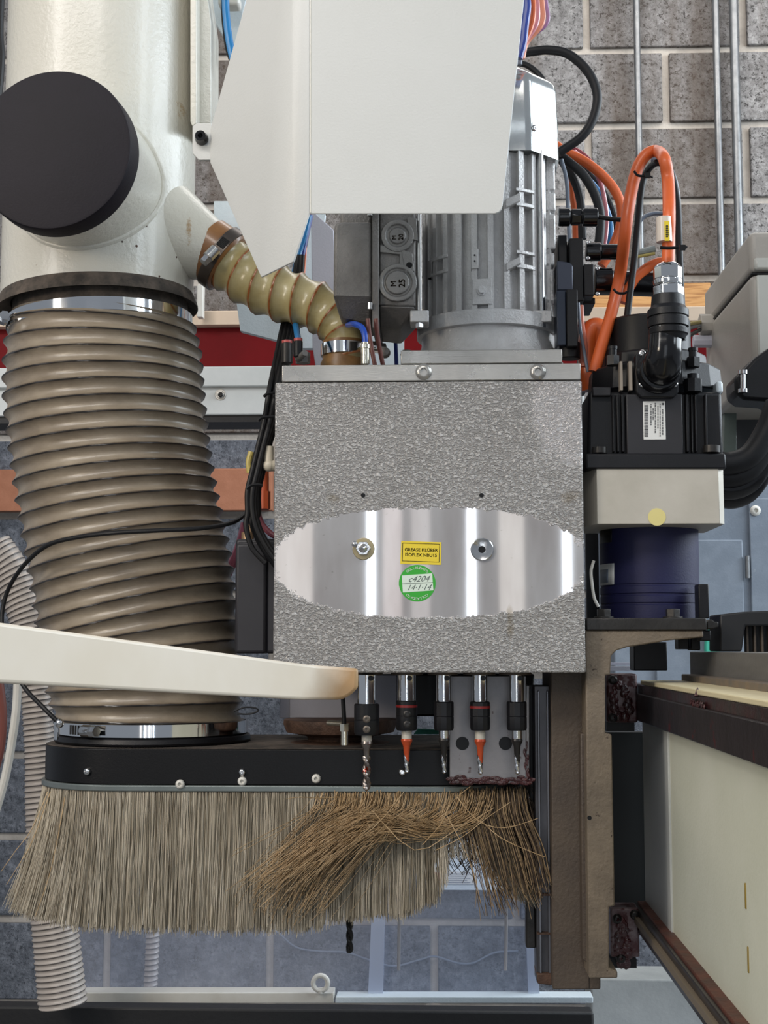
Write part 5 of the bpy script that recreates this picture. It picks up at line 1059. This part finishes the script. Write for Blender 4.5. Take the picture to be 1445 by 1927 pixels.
# ================================================================== WHITE LEVER
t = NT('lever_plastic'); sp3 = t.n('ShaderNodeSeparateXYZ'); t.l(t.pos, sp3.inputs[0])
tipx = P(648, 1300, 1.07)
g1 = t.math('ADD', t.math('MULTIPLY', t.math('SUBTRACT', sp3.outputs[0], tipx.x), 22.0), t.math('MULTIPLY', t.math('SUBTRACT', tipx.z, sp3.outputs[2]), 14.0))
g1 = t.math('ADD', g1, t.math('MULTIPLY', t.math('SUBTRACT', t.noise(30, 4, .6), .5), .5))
tip_brown = t.ramp(t.math('ADD', g1, .9), [(.25, 0.0), (.8, 1.0)])  # browner towards the tip and lower edge
t.set('Base Color', t.mix(tip_brown, t.ramp(t.noise(8, 4), [(.35, '#dfd4c5'), (.7, '#d6c9b6')]), '#a98962')); t.set('Roughness', .45); LEVM = t.mat
lv = []
def lev(px_, py_, Y): return P(px_, py_, Y)
tops = [(-60, 1162, .70), (0, 1171, .735), (150, 1190, .81), (300, 1209, .89), (450, 1230, .965), (560, 1246, 1.02), (620, 1255, 1.05), (655, 1262, 1.072), (668, 1266, 1.085)]
bots = [(-60, 1282, .70), (0, 1285, .735), (150, 1291, .81), (300, 1299, .89), (450, 1308, .965), (560, 1316, 1.02), (620, 1321, 1.05), (650, 1321, 1.072), (662, 1306, 1.085)]
m = MB(); vs = []
pa = [lev(-80, 1160, .70), lev(574, 1249.5, 1.035)]; pb = [lev(-80, 1281, .70), lev(574, 1317, 1.035)]
ST = [(pa[0].lerp(pa[1], t_), pb[0].lerp(pb[1], t_)) for t_ in np.linspace(0, 1, 24)]
dr = (pa[1] - pa[0]); dr.z = 0; dr.normalize(); nb = V(-dr.y, dr.x, 0) if dr.x > 0 else V(dr.y, -dr.x, 0)
for k in range(1, 13):                                   # the tip curls back round a quarter turn
    a = k / 12 * 1.5; RC = .030; q = pa[1] + dr * RC * math.sin(a) - nb * RC * (1 - math.cos(a)); w_ = pb[1] + dr * RC * math.sin(a) - nb * RC * (1 - math.cos(a)) + V(0, 0, .0006 * max(0, k - 8) ** 2 - S(2.5, 1.05) * k / 12); q.z -= S(9, 1.05) * k / 12; ST.append((q, w_))
for k, (ta, tb2) in enumerate(ST):
    a = max(0, k - 23) / 12 * 1.5; nk = nb * math.cos(a) + dr * math.sin(a); tb2 = V(ta.x, ta.y, tb2.z); vs += [ta, tb2, tb2 + nk * .005, ta + nk * .005]
n_ = len(ST)
fs = []
for i in range(n_ - 1):
    a = i * 4; b = a + 4
    for k in range(4): fs.append((a + k, a + (k + 1) % 4, b + (k + 1) % 4, b + k))
fs += [(0, 1, 2, 3), tuple((n_ - 1) * 4 + k for k in (3, 2, 1, 0))]
m.add(vs, fs)
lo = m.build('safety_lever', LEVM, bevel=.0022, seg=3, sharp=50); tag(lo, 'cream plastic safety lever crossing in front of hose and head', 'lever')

# ================================================================== BRUSH HOOD
Yh0, Yh1 = 1.272, 1.475; rad = .085
def zh_(y): return P(500, y, Yh0).z
xL = P(72, 1440, Yh0 + .05).x; xR = P(985, 1440, Yh0 + .05).x
def outline(grow, n=14):
    pts = []; r_ = rad + grow
    for (cx_, cy_, a0) in ((xR - rad, Yh0 + rad, -PI / 2), (xR - rad, Yh1 - rad, 0), (xL + rad, Yh1 - rad, PI / 2), (xL + rad, Yh0 + rad, PI)):
        for k in range(n + 1): a = a0 + PI / 2 * k / n; pts.append((cx_ + r_ * math.cos(a), cy_ + r_ * math.sin(a), math.cos(a), math.sin(a)))
    return pts
hb = thing('brush_hood', V((xL + xR) / 2, (Yh0 + Yh1) / 2, zh_(1478)), 'black oblong dust hood with a long bristle skirt', 'dust hood')
def slab(grow, z0, z1, name, mat, bev=.0006, label=None):
    m = MB(); m.prism([V(x, y, z0) for x, y, _, _ in outline(grow)], (0, 0, z1 - z0)); return m.build(name, mat, hb, bevel=bev, sharp=30, label=label)
slab(0, zh_(1478), zh_(1410), 'hood_wall', BLKM, .001)
slab(-.0005, zh_(1410), zh_(1408.5), 'dusty_top', DUSTY, .0003, 'dust covered top face')
slab(.003, zh_(1490), zh_(1478), 'bristle_holder', M('zinc_strip', '#7d8482', .35, .55, '#6c7472', 30), .001, 'grey metal bristle holder')
for x, y, big in ((165, 1452, 0), (340, 1477, 1), (456, 1453, 0), (456, 1470, 1), (595, 1465, 1), (757, 1453, 0)):
    if x == 340: y = 1475
    p = P(x, y, Yh0); yy_ = Yh0
    if p.x < xL + rad: dxx = p.x - (xL + rad); yy_ = Yh0 + rad - math.sqrt(rad * rad - dxx * dxx); p = P(x, y, yy_)
    nrm = V(p.x - (xL + rad), yy_ - Yh0 - rad, 0).normalized() if p.x < xL + rad else V(0, -1, 0)
    screw(hb, p + nrm * (.003 if y > 1470 else .0005), nrm, S(8.5 if big else 7, Yh0), WHITE if big else STEEL, .003, seg=20)
# bristles -----------------------------------------------------------
def strands(name, paths, r0, r1, mat, parent, label=None):
    """paths: N x K x 3 -> one mesh of thin three-sided tubes"""
    N, K, _ = paths.shape
    T = np.gradient(paths, axis=1); T /= np.linalg.norm(T, axis=2, keepdims=True) + 1e-9
    up = np.array([0.31, 0.9, 0.3]); u = np.cross(T, up); u /= np.linalg.norm(u, axis=2, keepdims=True) + 1e-9; v = np.cross(T, u)
    r_ = np.linspace(r0, r1, K)[None, :, None]
    V_ = np.stack([paths + (u * math.cos(a) + v * math.sin(a)) * r_ for a in (0, 2.094, 4.189)], axis=2)    # N,K,3,3
    verts = V_.reshape(-1, 3) - np.array(wl(parent))
    idx = np.arange(N * K * 3).reshape(N, K, 3); q = []
    for a in range(3):
        b = (a + 1) % 3; q.append(np.stack([idx[:, :-1, a], idx[:, :-1, b], idx[:, 1:, b], idx[:, 1:, a]], axis=-1).reshape(-1, 4))
    q = np.concatenate(q).astype(np.int32)
    me = bpy.data.meshes.new(name); me.vertices.add(len(verts)); me.vertices.foreach_set('co', verts.astype(np.float32).ravel())
    me.loops.add(q.size); me.loops.foreach_set('vertex_index', q.ravel()); me.polygons.add(len(q)); me.polygons.foreach_set('loop_start', np.arange(0, q.size, 4, dtype=np.int32))
    me.update(calc_edges=True); me.polygons.foreach_set('use_smooth', np.ones(len(q), dtype=bool)); me.materials.append(mat)
    o = bpy.data.objects.new(name, me); COL.objects.link(o); o.parent = parent; o['kind'] = 'stuff'
    if label: o['label'] = label
    return o
def bris_mat(name, a, b, c):
    t = NT(name); t.set('Base Color', t.ramp(t.noise(90, 3, .6, stretch=(1, 1, .03)), [(0.3, a), (0.5, b), (0.7, c)])); t.set('Roughness', .45); return t.mat
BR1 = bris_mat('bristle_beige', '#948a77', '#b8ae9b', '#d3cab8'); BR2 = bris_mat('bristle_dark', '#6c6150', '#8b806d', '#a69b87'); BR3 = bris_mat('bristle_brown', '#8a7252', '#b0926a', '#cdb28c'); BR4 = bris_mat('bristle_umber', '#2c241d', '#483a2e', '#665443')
zr = zh_(1489); 
ol = outline(.0015, 14); seglen = []; 
per = np.array([(x, y) for x, y, _, _ in ol]); nrm_ = np.array([(a, b) for _, _, a, b in ol])
per2 = np.vstack([per, per[:1]]); nr2 = np.vstack([nrm_, nrm_[:1]]); dl = np.linalg.norm(np.diff(per2, axis=0), axis=1); cum = np.concatenate([[0], np.cumsum(dl)])
XF = lambda px_: P(px_, 1490, Yh0).x
xpx = np.array([-80, 0, 60, 200, 400, 560, 600, 640, 700, 760, 815, 845, 880, 915, 950, 985, 1010]); xw = np.array([XF(v) for v in xpx])
Lf = np.array([232, 232, 236, 246, 246, 246, 243, 226, 224, 220, 196, 118, 120, 190, 215, 190, 170]) * Yh0 / F
Dn = np.array([1, 1, 1, 1, 1, 1, .95, .55, .75, .8, .6, .28, .2, .75, .8, .6, .4])
SwX = np.array([0, 0, 0, 0, 0, 0, -.001, -.002, -.001, .001, .001, .001, .006, .018, .024, .02, .016])
def front_set(N, lay, col_noise=False):
    s = rng.random(N) * cum[-1]; k = np.searchsorted(cum, s, side='right') - 1; f = (s - cum[k]) / dl[k]
    p = per2[k] * (1 - f)[:, None] + per2[k + 1] * f[:, None]; nn = nr2[k] * (1 - f)[:, None] + nr2[k + 1] * f[:, None]
    den = np.interp(p[:, 0], xw, Dn); back = nn[:, 1] > .3
    keep = rng.random(N) < np.where(back, np.where((p[:, 0] > XF(800)) & (p[:, 0] < XF(960)), .08, .8), den)
    p, nn = p[keep], nn[keep]; n = len(p)
    clump = np.round(p[:, 0] / .006 + p[:, 1] / .006).astype(int); cr_ = np.random.default_rng(3).normal(size=(2000, 3)); cl = cr_[clump % 2000]
    L = np.interp(p[:, 0], xw, Lf) * (1 + rng.normal(0, .022, n) + cl[:, 0] * .008)
    sw = np.interp(p[:, 0], xw, SwX); root = p - nn * (rng.random(n) * .007)[:, None]
    out = (.012 + .010 * np.abs(nn[:, 0])) * (1 + rng.normal(0, .25, n)) + lay
    K = 7; tt = np.linspace(0, 1, K); paths = np.zeros((n, K, 3))
    wig = rng.normal(0, .0016, (n, 2)) + cl[:, 1:] * .0009; wav = rng.normal(0, .0008, n)
    for i, t_ in enumerate(tt):
        paths[:, i, 0] = root[:, 0] + nn[:, 0] * out * t_ ** 1.3 + (wig[:, 0] + sw * 1.0) * t_ ** 1.2 + wav * np.sin(t_ * 5)
        paths[:, i, 1] = root[:, 1] + nn[:, 1] * out * t_ ** 1.3 + wig[:, 1] * t_
        paths[:, i, 2] = zr - L * t_
    return paths
strands('bristles', front_set(11000, 0), .00032, .00024, BR1, hb)
strands('bristles', front_set(5200, -.001), .00034, .00026, BR2, hb, 'darker bristles')
# bent, messy bristles swept by the spindle
def px_paths(ctrl, N, jit, Ylist, yj=.004, K=10, jr=None):
    """ctrl: list of image control points; jit: spread (px) at each; returns N x K x 3"""
    C = np.array([[*P(x, y, Y_)] for (x, y), Y_ in zip(ctrl, Ylist)]); J = np.array(jit)[:, None] * 1.25 / F
    n = len(ctrl); a = rng.normal(size=(N, 1, 3)) * .85 + rng.normal(size=(N, n, 3)) * .17
    Q = C[None] + a * J[None] * np.array([1, .5, .8]); Q[:, :, 1] += rng.normal(0, yj * .3, (N, 1))
    tt = np.linspace(0, n - 1, K); out = np.zeros((N, K, 3))
    for j, t_ in enumerate(tt):
        i = min(int(t_), n - 2); f = t_ - i; g = lambda q: Q[:, max(0, min(n - 1, q))]
        A_, B_, C_, D_ = g(i - 1), g(i), g(i + 1), g(i + 2)
        out[:, j] = .5 * (2 * B_ + (C_ - A_) * f + (2 * A_ - 5 * B_ + 4 * C_ - D_) * f * f + (3 * B_ - A_ - 3 * C_ + D_) * f ** 3)
    return out
YY = lambda *a: list(a)
sets = []
for x0 in range(640, 930, 14):
    u_ = (x0 - 640) / 290
    e = (470 + 200 * u_, 1655 + 20 * math.sin(u_ * 5) - 50 * u_)
    sets.append(px_paths([(x0, 1490), (x0 - 6 - 12 * u_, 1520 + 18 * u_), (x0 - 50 - 50 * u_, 1552 + 14 * u_), (e[0] + 70, e[1] - 62 + 14 * u_), e], 10, [5, 8, 13, 20, 30], YY(1.272, 1.262, 1.252, 1.245, 1.24)))
A1 = np.concatenate(sets); sets = []
for x0 in range(600, 760, 12):
    u_ = (x0 - 600) / 160
    sets.append(px_paths([(x0, 1490), (x0 - 8, 1525), (x0 - 45, 1580), (x0 - 85 - 20 * u_, 1650), (x0 - 110 - 40 * u_, 1715 - 20 * u_)], 7, [5, 8, 15, 20, 24], YY(1.272, 1.265, 1.258, 1.252, 1.25)))
A2 = np.concatenate(sets); sets = []
for x0 in range(872, 985, 7):
    u_ = (x0 - 872) / 113
    sets.append(px_paths([(x0, 1485), (x0 + 6, 1535), (x0 + 22 + 10 * u_, 1600), (x0 + 40 + 5 * u_, 1660), (x0 + 58 - 12 * u_, 1712 - 40 * u_)], 10, [5, 8, 10, 13, 18], YY(1.274, 1.268, 1.262, 1.258, 1.255)))
A3 = np.concatenate(sets); sets = []
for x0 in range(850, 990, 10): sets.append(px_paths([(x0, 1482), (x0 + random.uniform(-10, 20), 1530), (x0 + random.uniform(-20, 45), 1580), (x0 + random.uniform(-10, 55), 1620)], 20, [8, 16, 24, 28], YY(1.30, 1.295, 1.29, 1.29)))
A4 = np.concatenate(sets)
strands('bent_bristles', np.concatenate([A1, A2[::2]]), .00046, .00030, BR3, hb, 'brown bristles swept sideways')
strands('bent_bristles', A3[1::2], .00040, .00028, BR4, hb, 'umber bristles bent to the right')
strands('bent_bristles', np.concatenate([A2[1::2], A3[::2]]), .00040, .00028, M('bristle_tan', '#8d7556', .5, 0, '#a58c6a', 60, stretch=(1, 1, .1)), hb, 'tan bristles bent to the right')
strands('bent_bristles', A4, .00040, .0003, BR4, hb, 'umber bristles, shade behind the plate put into their colour')  # dark umber stands in for shade behind the plate
stray = [px_paths(c, 1, [0] * 4, YY(1.24, 1.23, 1.225, 1.22), 0) for c in ([(860, 1500), (900, 1545), (950, 1558), (1012, 1540)], [(905, 1545), (940, 1575), (980, 1595), (1026, 1613)], [(700, 1525), (780, 1600), (860, 1560), (930, 1520)], [(795, 1590), (830, 1550), (850, 1510), (885, 1480)], [(820, 1600), (870, 1575), (915, 1540), (960, 1510)], [(760, 1490), (700, 1560), (600, 1620), (478, 1650)], [(830, 1515), (870, 1590), (890, 1640), (905, 1700)], [(640, 1500), (600, 1502), (565, 1500), (535, 1504)], [(90, 1490), (60, 1560), (30, 1600), (2, 1640)], [(95, 1490), (62, 1580), (40, 1620), (12, 1665)], [(122, 1500), (110, 1570), (92, 1650), (66, 1725)])]
strands('stray_bristles', np.concatenate(stray), .0005, .0003, BR3, hb, 'single stray bristles')
cb = 0
